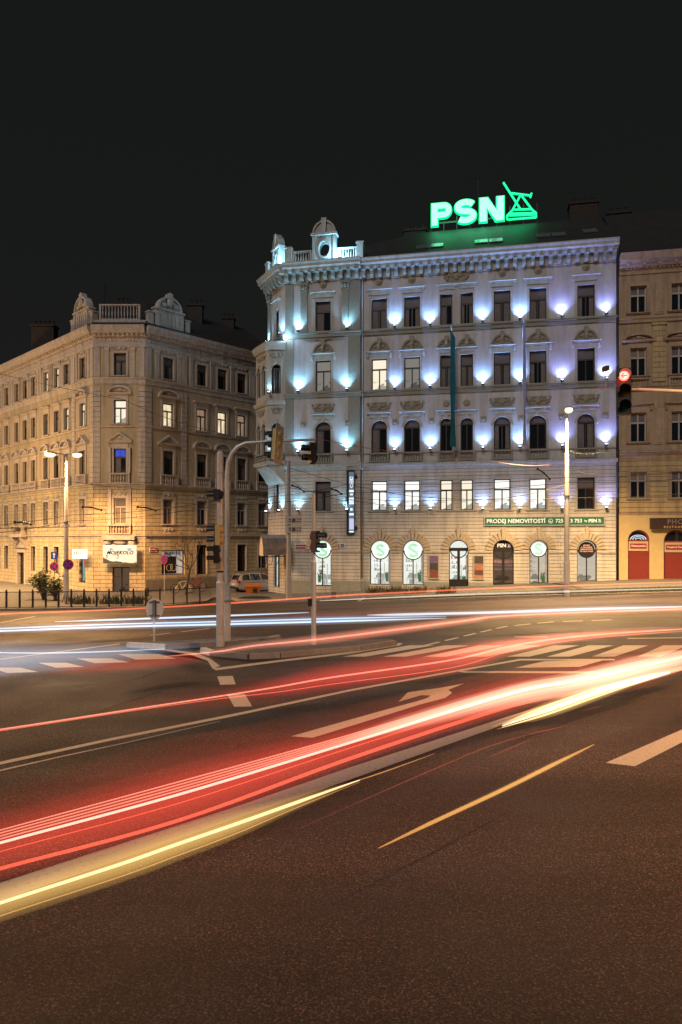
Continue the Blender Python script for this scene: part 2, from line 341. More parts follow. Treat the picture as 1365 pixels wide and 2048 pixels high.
M_GREEN = mat('green_banner', (0.0, 0.16, 0.09), 0.6, noise=0.12)
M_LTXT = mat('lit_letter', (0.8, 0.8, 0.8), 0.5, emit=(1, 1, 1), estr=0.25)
# ------------------------------------------------------------------ ground, roads, pavements
def sheet(name, pts, off, mat_, kind='structure', cut=3.0, up=0.0):
    """polygon in world x,y draped on the ground; up > 0 makes a raised slab"""
    bm = bmesh.new(); vs = [bm.verts.new((p[0], p[1], 0)) for p in pts]; f = bm.faces.new(vs)
    bmesh.ops.triangulate(bm, faces=[f])
    for _ in range(6):
        long = [e for e in bm.edges if e.calc_length() > cut]
        if not long: break
        bmesh.ops.subdivide_edges(bm, edges=long, cuts=1); bmesh.ops.triangulate(bm, faces=bm.faces[:])
    if up:
        r = bmesh.ops.extrude_face_region(bm, geom=bm.faces[:]); top = {v for v in r['geom'] if isinstance(v, bmesh.types.BMVert)}
    else: top = set()
    for v in bm.verts: v.co.z = gh(v.co.x, v.co.y) + (off + up if (v in top or not up) else off - 0.05)
    bmesh.ops.recalc_face_normals(bm, faces=bm.faces)
    if not up:
        for fc in bm.faces:
            if fc.normal.z < 0: fc.normal_flip()
    me = bpy.data.meshes.new(name); bm.to_mesh(me); bm.free(); me.materials.append(mat_)
    o = link(name, me); 
    if kind: o['kind'] = kind
    return o
def G(*p): return [tuple(gp(*q)[:2]) for q in p]
xs = [-700,-300,-150,-90,-60] + [i*1.5 for i in range(-30, 31)] + [60,90,150,300,700]
ys = [-120,-60,-30,-15,-5] + [i*1.5 for i in range(0, 56)] + [95,120,170,260,450,900]
g = MB(); n_ = len(xs)
for y in ys:
    for x in xs: g.v.append((x, y, gh(x, y)))
for j in range(len(ys)-1):
    for i in range(n_-1): g.f.append((j*n_+i, j*n_+i+1, (j+1)*n_+i+1, (j+1)*n_+i))
tag(g.build('road', M_ASPH, smooth=True), kind='structure')

# pavement before the houses on the right, planted verge, kerbs
fac = Vector((0.9813, -0.1927))
def mp(u, w=0.0): return (9.92 + fac.x*u + fac.y*w, 45.5 + fac.y*u - fac.x*w)       # point at u along / w before the main facade
pv = [mp(-16.5, 0.6), mp(-17.2, 3.0), mp(-15.5, 5.2), mp(-8, 5.2), mp(30, 5.2), mp(30, -0.2), mp(-14.0, -0.2), mp(-15.2, -1.6)]
sheet('pavement', pv, 0.0, M_PAVE, up=0.12)
kb = MB()
def kerb_line(pts, wd=0.16, hgt=0.13, name='kerb', m=None):
    k = MB()
    for a, b in zip(pts, pts[1:]):
        a = Vector(a[:2]); b = Vector(b[:2]); L = (b-a).length; n = max(1, int(L/1.0)); d = (b-a)/n; t = d.normalized(); q = Vector((-t.y, t.x))*wd/2
        for i in range(n):
            p0 = a + d*i + t*0.006; p1 = a + d*(i+1) - t*0.006; vs = []
            for z in (-0.1, hgt):
                for p in (p0-q, p1-q, p1+q, p0+q): vs.append((p.x, p.y, gh(p.x, p.y) + z))
            k.add(vs, [(0,3,2,1),(4,5,6,7),(0,1,5,4),(1,2,6,5),(2,3,7,6),(3,0,4,7)])
    o = k.build(name, m or M_KERB); o['kind'] = 'structure'; return o
kerb_line([mp(-16.6, 0.6), mp(-17.3, 3.05), mp(-15.5, 5.3), mp(-8, 5.3), mp(30, 5.3)], hgt=0.135)
gv = [mp(-7.5, 7.6), mp(30, 7.6), mp(30, 5.5), mp(-7.5, 5.5)]
M_SOIL = mat('verge_soil', (0.05, 0.045, 0.025), 0.95, noise=0.3, nscale=5, bump=0.6)
sheet('verge', gv, 0.02, M_SOIL, up=0.06)
kerb_line([mp(-7.6, 5.4), mp(-7.6, 7.7), mp(30, 7.7)], hgt=0.1)
# pavement round the left corner house, behind the railing
lp = [(-60, 42.0), tuple(gp(0, 1219)[:2]), tuple(gp(290, 1215)[:2]), tuple(gp(420, 1203)[:2]), (-4.6, 47.5), (4.5, 57.5), (2.0, 60), (-14.2, 50.2), (-18.2, 50.2), (-60, 91)]
lp = [(-60, 36.5), tuple(gp(0, 1222)[:2]), tuple(gp(290, 1218)[:2]), tuple(gp(410, 1206)[:2]), (-8.6, 45.2), (-1.0, 55.0), (4.5, 62), (0.5, 64), (-14.0, 50.3), (-18.4, 50.3), (-60, 90)]
sheet('pavement', lp, 0.0, M_PAVE, up=0.11)
kerb_line(lp[:6], hgt=0.125)
# traffic islands
isl = G((408,1304),(424,1310),(498,1317),(560,1314),(640,1307),(720,1300),(790,1289),(785,1286),(700,1288),(560,1287),(490,1292),(430,1299))
sheet('traffic_island', isl, 0.0, mat('island_setts', (0.13, 0.11, 0.10), 0.8, noise=0.3, nscale=6, bump=0.6, bscale=12), up=0.13)
kerb_line(G((424,1311),(498,1318),(560,1315),(640,1308),(720,1301),(790,1290)), hgt=0.145)
kerb_line(G((406,1305),(424,1311)), hgt=0.15, m=M_KERBW)
isl2 = G((256,1293),(333,1297),(452,1290),(560,1280),(450,1283),(350,1289))
sheet('traffic_island', isl2, 0.0, M_PAVE, up=0.12)
kerb_line(G((256,1294),(333,1298)), hgt=0.14, m=M_KERBW); kerb_line(G((333,1298),(452,1291),(560,1281)), hgt=0.14)

# cracks sealed with tar
def crack(pts, wd, seed):
    rd_ = random.Random(seed); P = [gp(*p) for p in pts]; L = []
    for a, b in zip(P, P[1:]):
        n = max(2, int((b-a).length/0.12)); t = (b-a).normalized(); q = Vector((-t.y, t.x, 0))
        for k in range(n): L.append(a.lerp(b, k/n) + q*rd_.uniform(-0.04, 0.04))
    k = MB()
    for i, p in enumerate(L):
        a = L[max(0,i-1)]; b = L[min(len(L)-1,i+1)]; t = (b-a).normalized(); q = Vector((-t.y, t.x, 0))*wd*rd_.uniform(0.25, 0.6)
        for s_ in (-1, 1): c = p + q*s_; k.v.append((c.x, c.y, gh(c.x, c.y)+0.003))
    for i in range(len(L)-1): k.f.append((2*i, 2*i+2, 2*i+3, 2*i+1))
    o = k.build('road_crack', mat('tar_seal', (0.012,0.011,0.010), 0.6)); o['kind'] = 'structure'
crack([(500,1347),(540,1352),(575,1349)], 0.05, 1); crack([(60,1452),(200,1422),(330,1380)], 0.03, 2); 
crack([(120,1375),(260,1362),(330,1340)], 0.05, 5)

# painted markings
def mark(name, poly, off=0.004): return sheet(name, G(*poly), off, M_PAINT, cut=2.0)
def stripe(top, bot): return top + bot[::-1]
mark('lane_line', stripe([(-60,1786),(240,1689),(472,1614),(700,1535),(850,1487),(1024,1431),(1178,1382),(1270,1354),(1365,1332),(1460,1311)], [(-60,1824),(240,1720),(472,1638),(700,1560),(850,1506),(1024,1444),(1178,1392),(1270,1363),(1365,1340),(1460,1318)]))
mark('lane_line', stripe([(-60,1540),(0,1524),(220,1477),(462,1429),(700,1379),(906,1342),(1040,1318),(1230,1318)], [(-60,1547),(0,1530),(220,1482),(462,1434),(700,1383),(906,1345),(1042,1321),(1230,1321)]))
mark('lane_line', stripe([(-60,1556),(0,1540),(120,1513),(256,1484),(441,1442)], [(-60,1559),(0,1543),(120,1515),(256,1486),(441,1443)]))
mark('lane_line', [(911,1342),(1157,1343),(1240,1342),(1240,1347),(1157,1347),(930,1346)])
mark('turn_arrow', [(582,1473),(768,1420.6),(834,1403),(856,1396),(862,1391),(842,1391),(797,1404),(816,1385),(880,1376),(929,1367),(897,1380),(905,1386),(891,1396),(842,1409),(768,1432),(626,1476)])
mark('lane_dash', [(1212,1526),(1270,1533),(1420,1457),(1420,1428),(1365,1459)])
mark('lane_dash', [(435,1353),(466,1352),(472,1369),(441,1370)]); mark('lane_dash', [(455,1389),(490,1388),(505,1413),(469,1414)])
mark('curved_line', [(250,1297),(328,1301),(380,1309),(416,1322),(426,1338),(441,1332),(420,1317),(392,1306),(340,1299)])
mark('lane_line', stripe([(426,1337),(560,1320),(700,1304),(793,1289),(797,1286)], [(432,1341),(560,1324),(700,1308),(800,1291),(806,1287)]))
bx = [40,198,355,512,680,838,1012,1190]; tx = [300,437,575,720,865,1000,1135,1290]
for b_, t_ in zip(bx, tx):
    q = lambda x, y: (665 + x*0.513, 1140 + y*0.513)
    mark('crossing_stripe', [q(b_, 338), q(b_+88, 338), q(t_+98, 294), q(t_, 294)])
for a, b_, y0, y1 in [(-40,150,381,402),(150,330,362,382),(300,505,345,364),(460,690,328,350)]:
    q = lambda x, y: (x*0.513, 1140 + y*0.513)
    mark('crossing_stripe', [q(a, y0), q(b_-70, y0), q(b_, y1-4), q(a+70, y1)])
def dashes(pts, n, wd, duty=0.7):
    P = [gp(*p) for p in pts]; L = [0]
    for a, b in zip(P, P[1:]): L.append(L[-1] + (b-a).length)
    def ev(s):
        for i in range(len(P)-1):
            if s <= L[i+1] or i == len(P)-2:
                return P[i].lerp(P[i+1], (s-L[i])/(L[i+1]-L[i]))
    for i in range(n):
        a = ev(L[-1]*i/n); b = ev(L[-1]*(i+duty)/n); t = (b-a).normalized(); q = Vector((-t.y, t.x, 0))*wd/2
        sheet('lane_dash', [(a-q)[:2], (b-q)[:2], (b+q)[:2], (a+q)[:2]], 0.004, M_PAINT)
dashes([(850,1291),(930,1272),(1010,1253),(1100,1244),(1240,1239)], 9, 0.12)
dashes([(700,1292),(770,1290)], 1, 0.15, 1); dashes([(1030,1274),(1096,1274)], 1, 0.15, 1); dashes([(1255,1277),(1420,1275)], 1, 0.15, 1)
dashes([(0,1319),(160,1297),(240,1288)], 1, 0.12, 1); dashes([(300,1271),(420,1257)], 1, 0.12, 1); dashes([(480,1283),(560,1270)], 1, 0.12, 1)
dashes([(0,1246),(70,1233)], 1, 0.15, 1)
mark('lane_line', [(1030,1336),(1090,1322),(1210,1320),(1160,1334)], 0.0045)

# ------------------------------------------------------------------ facade kit
M_PANEL = {}
def place(name, me, root, fr, u, v, w_=0.0, parent=None):
    """fr = (x0, y0, angle) of a facade in the building's frame"""
    x0, y0, a = fr; c, s = math.cos(a), math.sin(a)
    o = link(name, me, root, (x0 + c*u + s*w_, y0 + s*u - c*w_, v), a); return o
CACHE = {}
def cached(key, fn):
    if key not in CACHE: CACHE[key] = fn()
    return CACHE[key]
_rc = random.Random(21); M_DRAPE = mat('net_curtain', (0.16, 0.14, 0.13), 0.9, noise=0.3, nscale=8)
def frame_mesh(W, Hh, arch, m, style='T'):
    def f():
        b = MB(); t = 0.075; y0, y1 = 0.14, 0.22
        top = Hh
        if arch:
            r = W/2; zc = Hh - r; n = 12
            b.ring(arc(W/2, zc, r, 0, 180, n), arc(W/2, zc, r - t, 0, 180, n), y0, y1)
            b.box(0, t, y0, y1, 0, zc); b.box(W-t, W, y0, y1, 0, zc); b.box(t, W-t, y0, y1, 0, t)
            tr = zc
        else:
            b.box(0, t, y0, y1, 0, Hh); b.box(W-t, W, y0, y1, 0, Hh); b.box(t, W-t, y0, y1, 0, t); b.box(t, W-t, y0, y1, Hh-t, Hh); tr = Hh*0.66
        if style in 'TX':
            b.box(t, W-t, y0-0.02, y1, tr - 0.05, tr + 0.05)
            b.box(W/2-0.04, W/2+0.04, y0-0.01, y1-0.005, t, tr-0.05)
        if style == 'X': b.box(W/2-0.04, W/2+0.04, y0-0.01, y1-0.005, tr+0.05, Hh - t)
        return b.mesh('window', m)
    return cached(('fr', W, Hh, arch, m.name, style), f)
def pane_mesh(W, Hh, arch, m, z0=0.0, y=0.2, name='pane'):
    def f():
        b = MB()
        if arch: b.prism([(0.03, z0+0.03), (W-0.03, z0+0.03)] + arc(W/2, Hh - W/2, W/2-0.03, 0, 180, 12), y, y+0.03)
        else: b.prism([(0.03, z0+0.03), (W-0.03, z0+0.03), (W-0.03, Hh-0.03), (0.03, Hh-0.03)], y, y+0.03)
        return b.mesh(name, m)
    return cached((name, W, Hh, arch, m.name, z0, y), f)
def window(root, fr, u, v, W, Hh, arch=False, glass=None, style='T', fm=None, blind=None, trims=(), group=None):
    """u = left edge; the window object is its frame; pane, blind and stucco trims are its children"""
    o = place('window', frame_mesh(W, Hh, arch, fm or M_FRAME, style), root, fr, u, v)
    link('pane', pane_mesh(W, Hh, arch, glass or M_GLASS), o)
    if blind:
        tr = Hh - W/2 if arch else Hh*0.66
        link('blind', pane_mesh(W, Hh, arch, blind, z0=tr, y=0.185, name='blind'), o)
    if not (glass and glass is not M_GLASS) and W > 0.6 and style == 'T' and _rc.random() < 0.6:
        tr = (Hh - W/2 if arch else Hh*0.66) - 0.05; k = _rc.choice((0, 1, 2))
        def f():
            b = MB(); q = 0.09
            for a, c in (((0.075, W*0.3), (W*0.7, W-0.075)), ((0.075, W/2-0.04),), ((0.075, W*0.42), (W*0.6, W-0.075)))[k]:
                m_ = max(2, int((c-a)/q))
                for j in range(m_): x0 = a + (c-a)*j/m_; b.box(x0, a+(c-a)*(j+1)/m_, 0.186 + (0.006 if j % 2 else 0.0), 0.199, 0.08, tr)
            return b.mesh('curtain', M_DRAPE)
        link('curtain', cached(('cur', W, Hh, arch, k), f), o)
    for nm, me in trims: link(nm, me, o)
    return o
def baluster_prof(h): return [(0.045,0),(0.045,0.06*h),(0.025,0.12*h),(0.055,0.38*h),(0.03,0.7*h),(0.025,0.85*h),(0.045,0.92*h),(0.045,h)]
def balustrade_mesh(W, h, n, m, name='balustrade', d=0.16, y=-0.12):
    def f():
        b = MB(); b.box(0, W, y-d/2, y+d/2, 0, 0.09); b.box(0, W, y-d/2-0.02, y+d/2+0.02, h-0.09, h)
        b.box(0, 0.14, y-d/2+0.01, y+d/2-0.01, 0.09, h-0.09); b.box(W-0.14, W, y-d/2+0.01, y+d/2-0.01, 0.09, h-0.09)
        for i in range(n): b.lathe([(r_, z+0.09) for r_, z in baluster_prof(h-0.18)], 0.14 + (W-0.28)*(i+0.5)/n, y, 8)
        return b.mesh(name, m)
    return cached(('bal', W, h, n, m.name, name, d, y), f)
def surround_mesh(W, Hh, arch, m, t=0.16, y=-0.06):
    def f():
        b = MB()
        if arch:
            zc = Hh - W/2; b.ring(arc(W/2, zc, W/2+t, 0, 180, 14), arc(W/2, zc, W/2, 0, 180, 14), y, 0.02)
            b.box(-t, -0.0, y, 0.02, 0, zc); b.box(W, W+t, y, 0.02, 0, zc)
            b.box(-t-0.05, 0.0, y-0.06, 0.02, zc-0.1, zc+0.02); b.box(W, W+t+0.05, y-0.06, 0.02, zc-0.1, zc+0.02)
            b.prism([(W/2-0.08, Hh-0.02), (W/2+0.08, Hh-0.02), (W/2+0.12, Hh+t+0.08), (W/2-0.12, Hh+t+0.08)], y-0.08, 0.02)
        else:
            b.box(-t, 0, y, 0.02, 0, Hh+t); b.box(W, W+t, y, 0.02, 0, Hh+t); b.box(0, W, y, 0.02, Hh, Hh+t)
        return b.mesh('surround', m)
    return cached(('sur', W, Hh, arch, m.name, t, y), f)
def sill_mesh(W, m, e=0.22, h=0.1, d=0.16):
    return cached(('sill', W, m.name, e, h, d), lambda: band(MB(), -e, W+e, [(0,-h),(d*0.6,-h),(d*0.7,-h*0.5),(d,-h*0.4),(d,0),(0,0.02)]).mesh('sill', m))
def hood_mesh(W, z, m, e=0.34, d=0.26, h=0.16, cons=True, frieze=0.3):
    def f():
        b = MB(); band(b, -e, W+e, [(-0.02,z),(d*0.45,z),(d*0.5,z+h*0.4),(d,z+h*0.55),(d,z+h*0.85),(d*0.8,z+h),(-0.02,z+h)])
        if frieze: b.box(-e+0.14, W+e-0.14, -0.07, 0.02, z-frieze, z)
        if cons:
            for x in (-e+0.03, W+e-0.17): b.prismx([(0.02,z),(-0.17,z-0.003),(-0.15,z-0.12),(-0.08,z-0.3),(0.02,z-0.36)], x, x+0.14)
        return b.mesh('hood', m)
    return cached(('hood', W, z, m.name, e, d, h, cons, frieze), f)
def tympanum_mesh(W, z, r, m):
    def f():
        b = MB(); b.ring(arc(W/2, z, r, 8, 172, 14), arc(W/2, z, r-0.13, 8, 172, 14), -0.14, 0.02)
        b.prism([(W/2 + (r-0.13)*math.cos(R(a)), z + (r-0.13)*math.sin(R(a))) for a in range(0, 181, 15)], -0.05, 0.02)
        b.prism([(W/2-0.1, z+0.06),(W/2+0.1, z+0.06),(W/2+0.15, z+r+0.16),(W/2-0.15, z+r+0.16)], -0.2, 0.02)
        b.ball((W/2, -0.2, z+0.35), (0.11,0.08,0.15)); b.ball((W/2-0.3, -0.06, z+0.25), (0.14,0.07,0.08)); b.ball((W/2+0.3, -0.06, z+0.25), (0.14,0.07,0.08))
        return b.mesh('tympanum', m)
    return cached(('tym', W, z, r, m.name), f)
def relief_mesh(W, z, rw, rh, m, name='relief', seed=1):
    def f():
        b = MB(); rd = random.Random(seed); b.box(W/2-rw*0.62, W/2+rw*0.62, -0.04, 0.02, z-rh*0.5, z+rh*0.42)
        b.ball((W/2, -0.05, z), (rw*0.24, 0.1, rh*0.42))
        for s_ in (-1, 1):
            for k in range(6):
                b.ball((W/2 + s_*(rw*0.3 + rw*0.11*k), -0.05, z + rh*0.26*math.sin(k*1.5)), (rw*0.12, 0.07, rh*0.17), 6, 5)
            b.tube([(W/2 + s_*rw*(0.2+0.3*math.cos(q)), -0.07, z+rh*0.4*math.sin(q)-0.02) for q in [i*0.5 for i in range(9)]], 0.025, 5)
        return b.mesh(name, m)
    return cached(('rel', W, z, rw, rh, m.name, name, seed), f)
def pediment_mesh(W, z, h, m, e=0.4, kind='tri'):
    def f():
        b = MB(); a, c = -e, W+e
        band(b, a, c, [(-0.02,z),(0.16,z),(0.24,z+0.08),(0.24,z+0.14),(-0.02,z+0.14)])
        z1 = z+0.143
        if kind == 'tri':
            b.prism([(a+0.1,z1),(c-0.1,z1),(W/2,z1+h-0.1)], -0.06, 0.02)
            for s_ in (0,1):
                p = [(a,z1),(a+0.2,z1),(W/2,z1+h-0.12),(W/2,z1+h)] if not s_ else [(c,z1),(W/2,z1+h),(W/2,z1+h-0.12),(c-0.2,z1)]
                b.prism(p, -0.26, 0.02)
            b.ball((W/2,-0.08,z1+h*0.4), (0.2,0.06,h*0.22))
        else:
            R_ = (W/2+e); k = h/R_
            b.ring(arc(W/2, z1, R_, 0, 180, 14, h), arc(W/2, z1, R_-0.16, 0, 180, 14, h-0.13), -0.26, 0.02)
            b.prism(arc(W/2, z1, R_-0.16, 0, 180, 14, h-0.13), -0.05, 0.02)
            b.ball((W/2,-0.1,z1+h*0.4), (0.2,0.08,h*0.3)); b.ball((W/2-0.3,-0.06,z1+h*0.3), (0.16,0.06,h*0.16)); b.ball((W/2+0.3,-0.06,z1+h*0.3), (0.16,0.06,h*0.16))
        # consoles and frieze
        b.box(-0.16, W+0.16, -0.05, 0.02, z-0.32, z)
        return b.mesh('pediment', m)
    return cached(('ped', W, z, h, m.name, e, kind), f)
def voussoir_mesh(W, Hh, m, t=0.5, zleg=0.0):
    def f():
        b = MB(); zc = Hh - W/2; n = 13
        for i in range(n):
            a0, a1 = 180*i/n + 1.7, 180*(i+1)/n - 1.7
            key = i == n//2; tt = t + (0.22 if key else 0); yy = -0.2 if key else -0.12
            b.ring(arc(W/2, zc, W/2+tt, a0, a1, 2), arc(W/2, zc, W/2+0.004, a0, a1, 2), yy, 0.02)
        if zleg: pass
        b.prism([(W/2-0.16, Hh+t+0.2),(W/2+0.16, Hh+t+0.2),(W/2+0.02, Hh+t+0.42),(W/2-0.02, Hh+t+0.42)], -0.14, 0.02)
        return b.mesh('voussoirs', m)
    return cached(('vou', W, Hh, m.name, t), f)

# ------------------------------------------------------------------ the pale corner house with the green roof sign
ANG = R(-11.1116)
psn = empty('corner_house', (9.92, 45.5, 0), ANG, 'pale five storey corner house washed by blue uplights, green sign on its roof', 'building')
FM = (0.0, 0.0, 0.0)                                 # main facade
FL = (0.0, -0.25, 0.0)                               # the bay left of the drainpipe stands 25 cm forward
ZF = dict(f4=(17.68, 2.10), f3=(13.50, 2.16), f2=(9.20, 2.20), f1=(5.20, 2.06))
UL, UJ, UR = -14.05, -8.71, 8.02
singles = [-11.86, -7.97, -5.72, 0.26, 2.55, 5.56]   # left edges, width 1.08
pairs = [(-3.28, -1.92)]                             # 0.82 wide
WS, WP = 1.08, 0.82
ground_u = [(-12.10,1.38,'shop'), (-8.09,1.42,'shop'), (-5.84,1.44,'shop'), (-2.70,1.29,'door'), (0.20,1.35,'psn'), (2.55,1.20,'shop'), (5.54,1.24,'sign')]
def openings(lo, hi):
    hs = []
    for u in singles:
        if lo < u < hi:
            for k in ('f4','f3','f1'): hs.append(hole_rect(u, u+WS, ZF[k][0], sum(ZF[k])))
            hs.append(hole_arch(u, u+WS, ZF['f2'][0], sum(ZF['f2'])))
    for a, b_ in pairs:
        for u in (a, b_):
            if lo < u < hi:
                for k in ('f4','f3','f1'): hs.append(hole_rect(u, u+WP, ZF[k][0], sum(ZF[k])))
                hs.append(hole_arch(u, u+WP, ZF['f2'][0], sum(ZF['f2'])))
    return hs
def wall_two(name, lo, hi, holes, y, zsplit=8.25, ztop=21.6, root=psn, mu=None, ml=None, z0=-1.0, fr=None, ghole=None):
    up = [h for h in holes if h[0][1] > zsplit]; dn = [h for h in holes if h[0][1] < zsplit]
    a = wall(MB(), hole_rect(lo, hi, zsplit, ztop), up, y=y).mesh('wall', mu or M_PSN)
    b = wall(MB(), hole_rect(lo, hi, z0, zsplit), dn, y=y-0.03, depth=0.31).mesh('wall', ml or M_PSNR)
    return place('wall', a, root, fr or FM, 0, 0), place('lower_wall', b, root, fr or FM, 0, 0)
gh_m = [hole_arch(u, u+W_, 0.12 if k != 'door' and k != 'psn' else 0.0, 3.2) for u, W_, k in ground_u if u > UJ]
gh_l = [hole_arch(u, u+W_, 0.0, 3.2) for u, W_, k in ground_u if u < UJ]
wall_two('wall', UJ, UR, openings(UJ, UR) + gh_m, 0.0)
wall_two('wall', UL, UJ, openings(UL, UJ) + gh_l, -0.25)

LITP = {('f3',-7.97): L_CREAM, ('f3',-5.72): L_DCR, ('f3',-11.86): L_DCR, ('f1',-7.97): L_WHITE, ('f1',-5.72): L_WHITE, ('f1',0.26): L_WHITE, ('f1',2.55): L_WHITE}
def f2_trims(W, narrow=False):
    t = [('surround', surround_mesh(W, 2.20, True, M_TRIM)), ('hood', hood_mesh(W, 2.62, M_TRIM, cons=False, frieze=0.22, e=0.3))]
    t.append(('relief', relief_mesh(W, 3.2, 0.9 if not narrow else 0.25, 0.62, M_ORN)))
    t.append(('balustrade', cached(('blm', W), lambda: [None, setattr_z(balustrade_mesh(W+0.3, 0.62, 6, M_TRIMG, y=-0.14).copy(), -0.15, -0.66)][1])))
    return t
def setattr_z(me, dx, dz): me.transform(Matrix.Translation((dx, 0, dz))); return me
def main_windows(us, W, frx, single=True):
    for u in us:
        f = frx
        for k in ('f4','f3','f2','f1'):
            z, h_ = ZF[k]; gl = LITP.get((k, u)); bl = None if gl else M_BLIND
            if k == 'f1' and gl: bl = None
            if k == 'f4': tr = [('surround', surround_mesh(W, h_, False, M_TRIM)), ('hood', hood_mesh(W, h_+0.52, M_TRIM, cons=False, e=0.36, d=0.22, frieze=0.26)), ('sill', sill_mesh(W, M_TRIM))]
            elif k == 'f3':
                tr = [('surround', surround_mesh(W, h_, False, M_TRIM)), ('hood', hood_mesh(W, h_+0.36, M_TRIM, e=0.36, frieze=0.2)), ('tympanum', tympanum_mesh(W, h_+0.52, 0.72 if single else 0.6, M_ORN)), ('sill', sill_mesh(W, M_TRIM))]
            elif k == 'f2': tr = f2_trims(W, not single)
            else: tr = [('surround', surround_mesh(W, h_, False, M_TRIM, t=0.12)), ('sill', sill_mesh(W, M_TRIM))]
            if not single:
                e_ = 0.24 
                if k in ('f4','f3'):
                    tr[1] = ('hood', hood_mesh(W, h_+(0.52 if k=='f4' else 0.36), M_TRIM, cons=False, e=0.262, d=0.22, frieze=0.2)); tr[0] = ('surround', surround_mesh(W, h_, False, M_TRIM, t=0.12)); tr[-1] = ('sill', sill_mesh(W, M_TRIM, e=0.262))
                if k == 'f2': tr[1] = ('hood', hood_mesh(W, 2.62, M_TRIM, cons=False, frieze=0.22, e=0.262)); tr[0] = ('surround', surround_mesh(W, 2.2, True, M_TRIM, t=0.13)); tr[2] = ('medallion', cached(('med2',W), lambda: MB().ball((W/2,0,3.2),(0.24,0.09,0.24),14,8).mesh('medallion', M_ORN)))
                if k == 'f1': tr[1] = ('sill', sill_mesh(W, M_TRIM, e=0.262)); gl = L_CREAM; bl = None
            window(psn, f, u, z, W, h_, k == 'f2', gl, 'T', blind=bl, trims=tr)
            if k == 'f4' and single:
                place('medallion', cached('medal', lambda: MB().ball((0,0,0),(0.27,0.1,0.27),16,8).ball((0,-0.08,0),(0.13,0.08,0.13),10,6).mesh('medallion', M_ORN)), psn, f, u+W/2, z+h_+1.15)
main_windows([u for u in singles if u > UJ], WS, FM); main_windows([u for u in singles if u < UJ], WS, FL)
for a, b_ in pairs: main_windows((a, b_), WP, FM, False)
place('relief', relief_mesh(0.0, 0.0, 1.0, 0.75, M_ORN, seed=5), psn, FM, -2.19, 17.68+2.1+1.2)
# ornate squares beside the second-floor windows
sq = MB().box(-0.2,0.2,-0.06,0.02,-0.2,0.2).ball((0,-0.07,0),(0.12,0.06,0.12),10,6).mesh('medallion', M_ORN)
for u in (-12.75, -9.6, -6.32, -3.87, -0.42, 2.0, 4.6, 7.3): place('rosette', sq, psn, FL if u < UJ else FM, u, 11.25)
# horizontal mouldings
def mould(name, lo, hi, prof, m, fr=FM, root=psn): return place(name, band(MB(), lo, hi, prof).mesh(name, m), root, fr, 0, 0)
CORN = [(0,21.15),(0.08,21.15),(0.12,21.3),(0.12,21.75),(0.5,21.8),(0.55,21.95),(0.72,22.05),(0.74,22.2),(0.82,22.32),(0.8,22.4),(-0.3,22.5),(-0.3,21.15)]
for (lo, hi, fr) in ((UJ+0.0, UR, FM), (UL-0.05, UJ+0.1, FL)):
    mould('cornice', lo, hi, CORN, M_TRIM, fr)
    mould('string_course', lo, hi, [(-0.02,17.26),(0.10,17.28),(0.12,17.5),(0.22,17.54),(0.22,17.62),(-0.02,17.66)], M_TRIMG, fr)
    mould('string_course', lo, hi, [(-0.02,13.08),(0.10,13.1),(0.12,13.32),(0.2,13.36),(0.2,13.43),(-0.02,13.46)], M_TRIMG, fr)
    mould('string_course', lo, hi, [(-0.02,9.1),(0.05,9.1),(0.05,9.18),(-0.02,9.19)], M_TRIMG, fr)
    mould('cornice', lo, hi, [(-0.02,8.0),(0.08,8.02),(0.12,8.18),(0.26,8.3),(0.28,8.42),(0.12,8.5),(0.1,8.62),(-0.02,8.64)], M_TRIM, fr)
# ground-floor impost band broken by the openings
gaps = sorted([(u-0.02, u+W_+0.02) for u, W_, k in ground_u]); cur = UL; segs = []
for a, b_ in gaps: segs.append((cur, a)); cur = b_
segs.append((cur, UR)); ib = MB()
for a, b_ in segs:
    y = -0.28 if b_ < UJ else -0.03
    if a < UJ < b_: band(ib, a, UJ-0.003, [(0,2.3),(0.07,2.32),(0.09,2.42),(0,2.5)], y=-0.28); a = UJ+0.003
    band(ib, a, b_, [(0,2.3),(0.07,2.32),(0.09,2.42),(0,2.5)], y=y)
place('impost_band', ib.mesh('impost_band', M_TRIM), psn, FM, 0, 0)
for a, b_ in segs:
    pl = MB()
    y = -0.28 if b_ < UJ else -0.03
    if a < UJ < b_: band(pl, a, UJ-0.003, [(0,-1),(0.06,-1),(0.06,0.35),(0,0.4)], y=-0.28); place('plinth', pl.mesh('plinth', M_TRIMG), psn, FM, 0, 0); pl = MB(); a = UJ+0.003
    band(pl, a, b_, [(0,-1),(0.06,-1),(0.06,0.35),(0,0.4)], y=y); place('plinth', pl.mesh('plinth', M_TRIMG), psn, FM, 0, 0)
# console brackets under the eaves: individual parts
def console(): return MB().prismx([(0.0,21.78),(-0.46,21.775),(-0.46,21.68),(-0.36,21.6),(-0.3,21.35),(-0.12,21.2),(0,21.2)], -0.12, 0.12).mesh('bracket', M_TRIMG)
con = console(); nb = 30
for i in range(nb): place('bracket', con, psn, FM, UJ+0.25 + (UR-UJ-0.5)*i/(nb-1), 0.0, 0.12)
for i in range(10): place('bracket', con, psn, FL, UL+0.2 + (UJ-UL-0.4)*i/9, 0.0, 0.12)
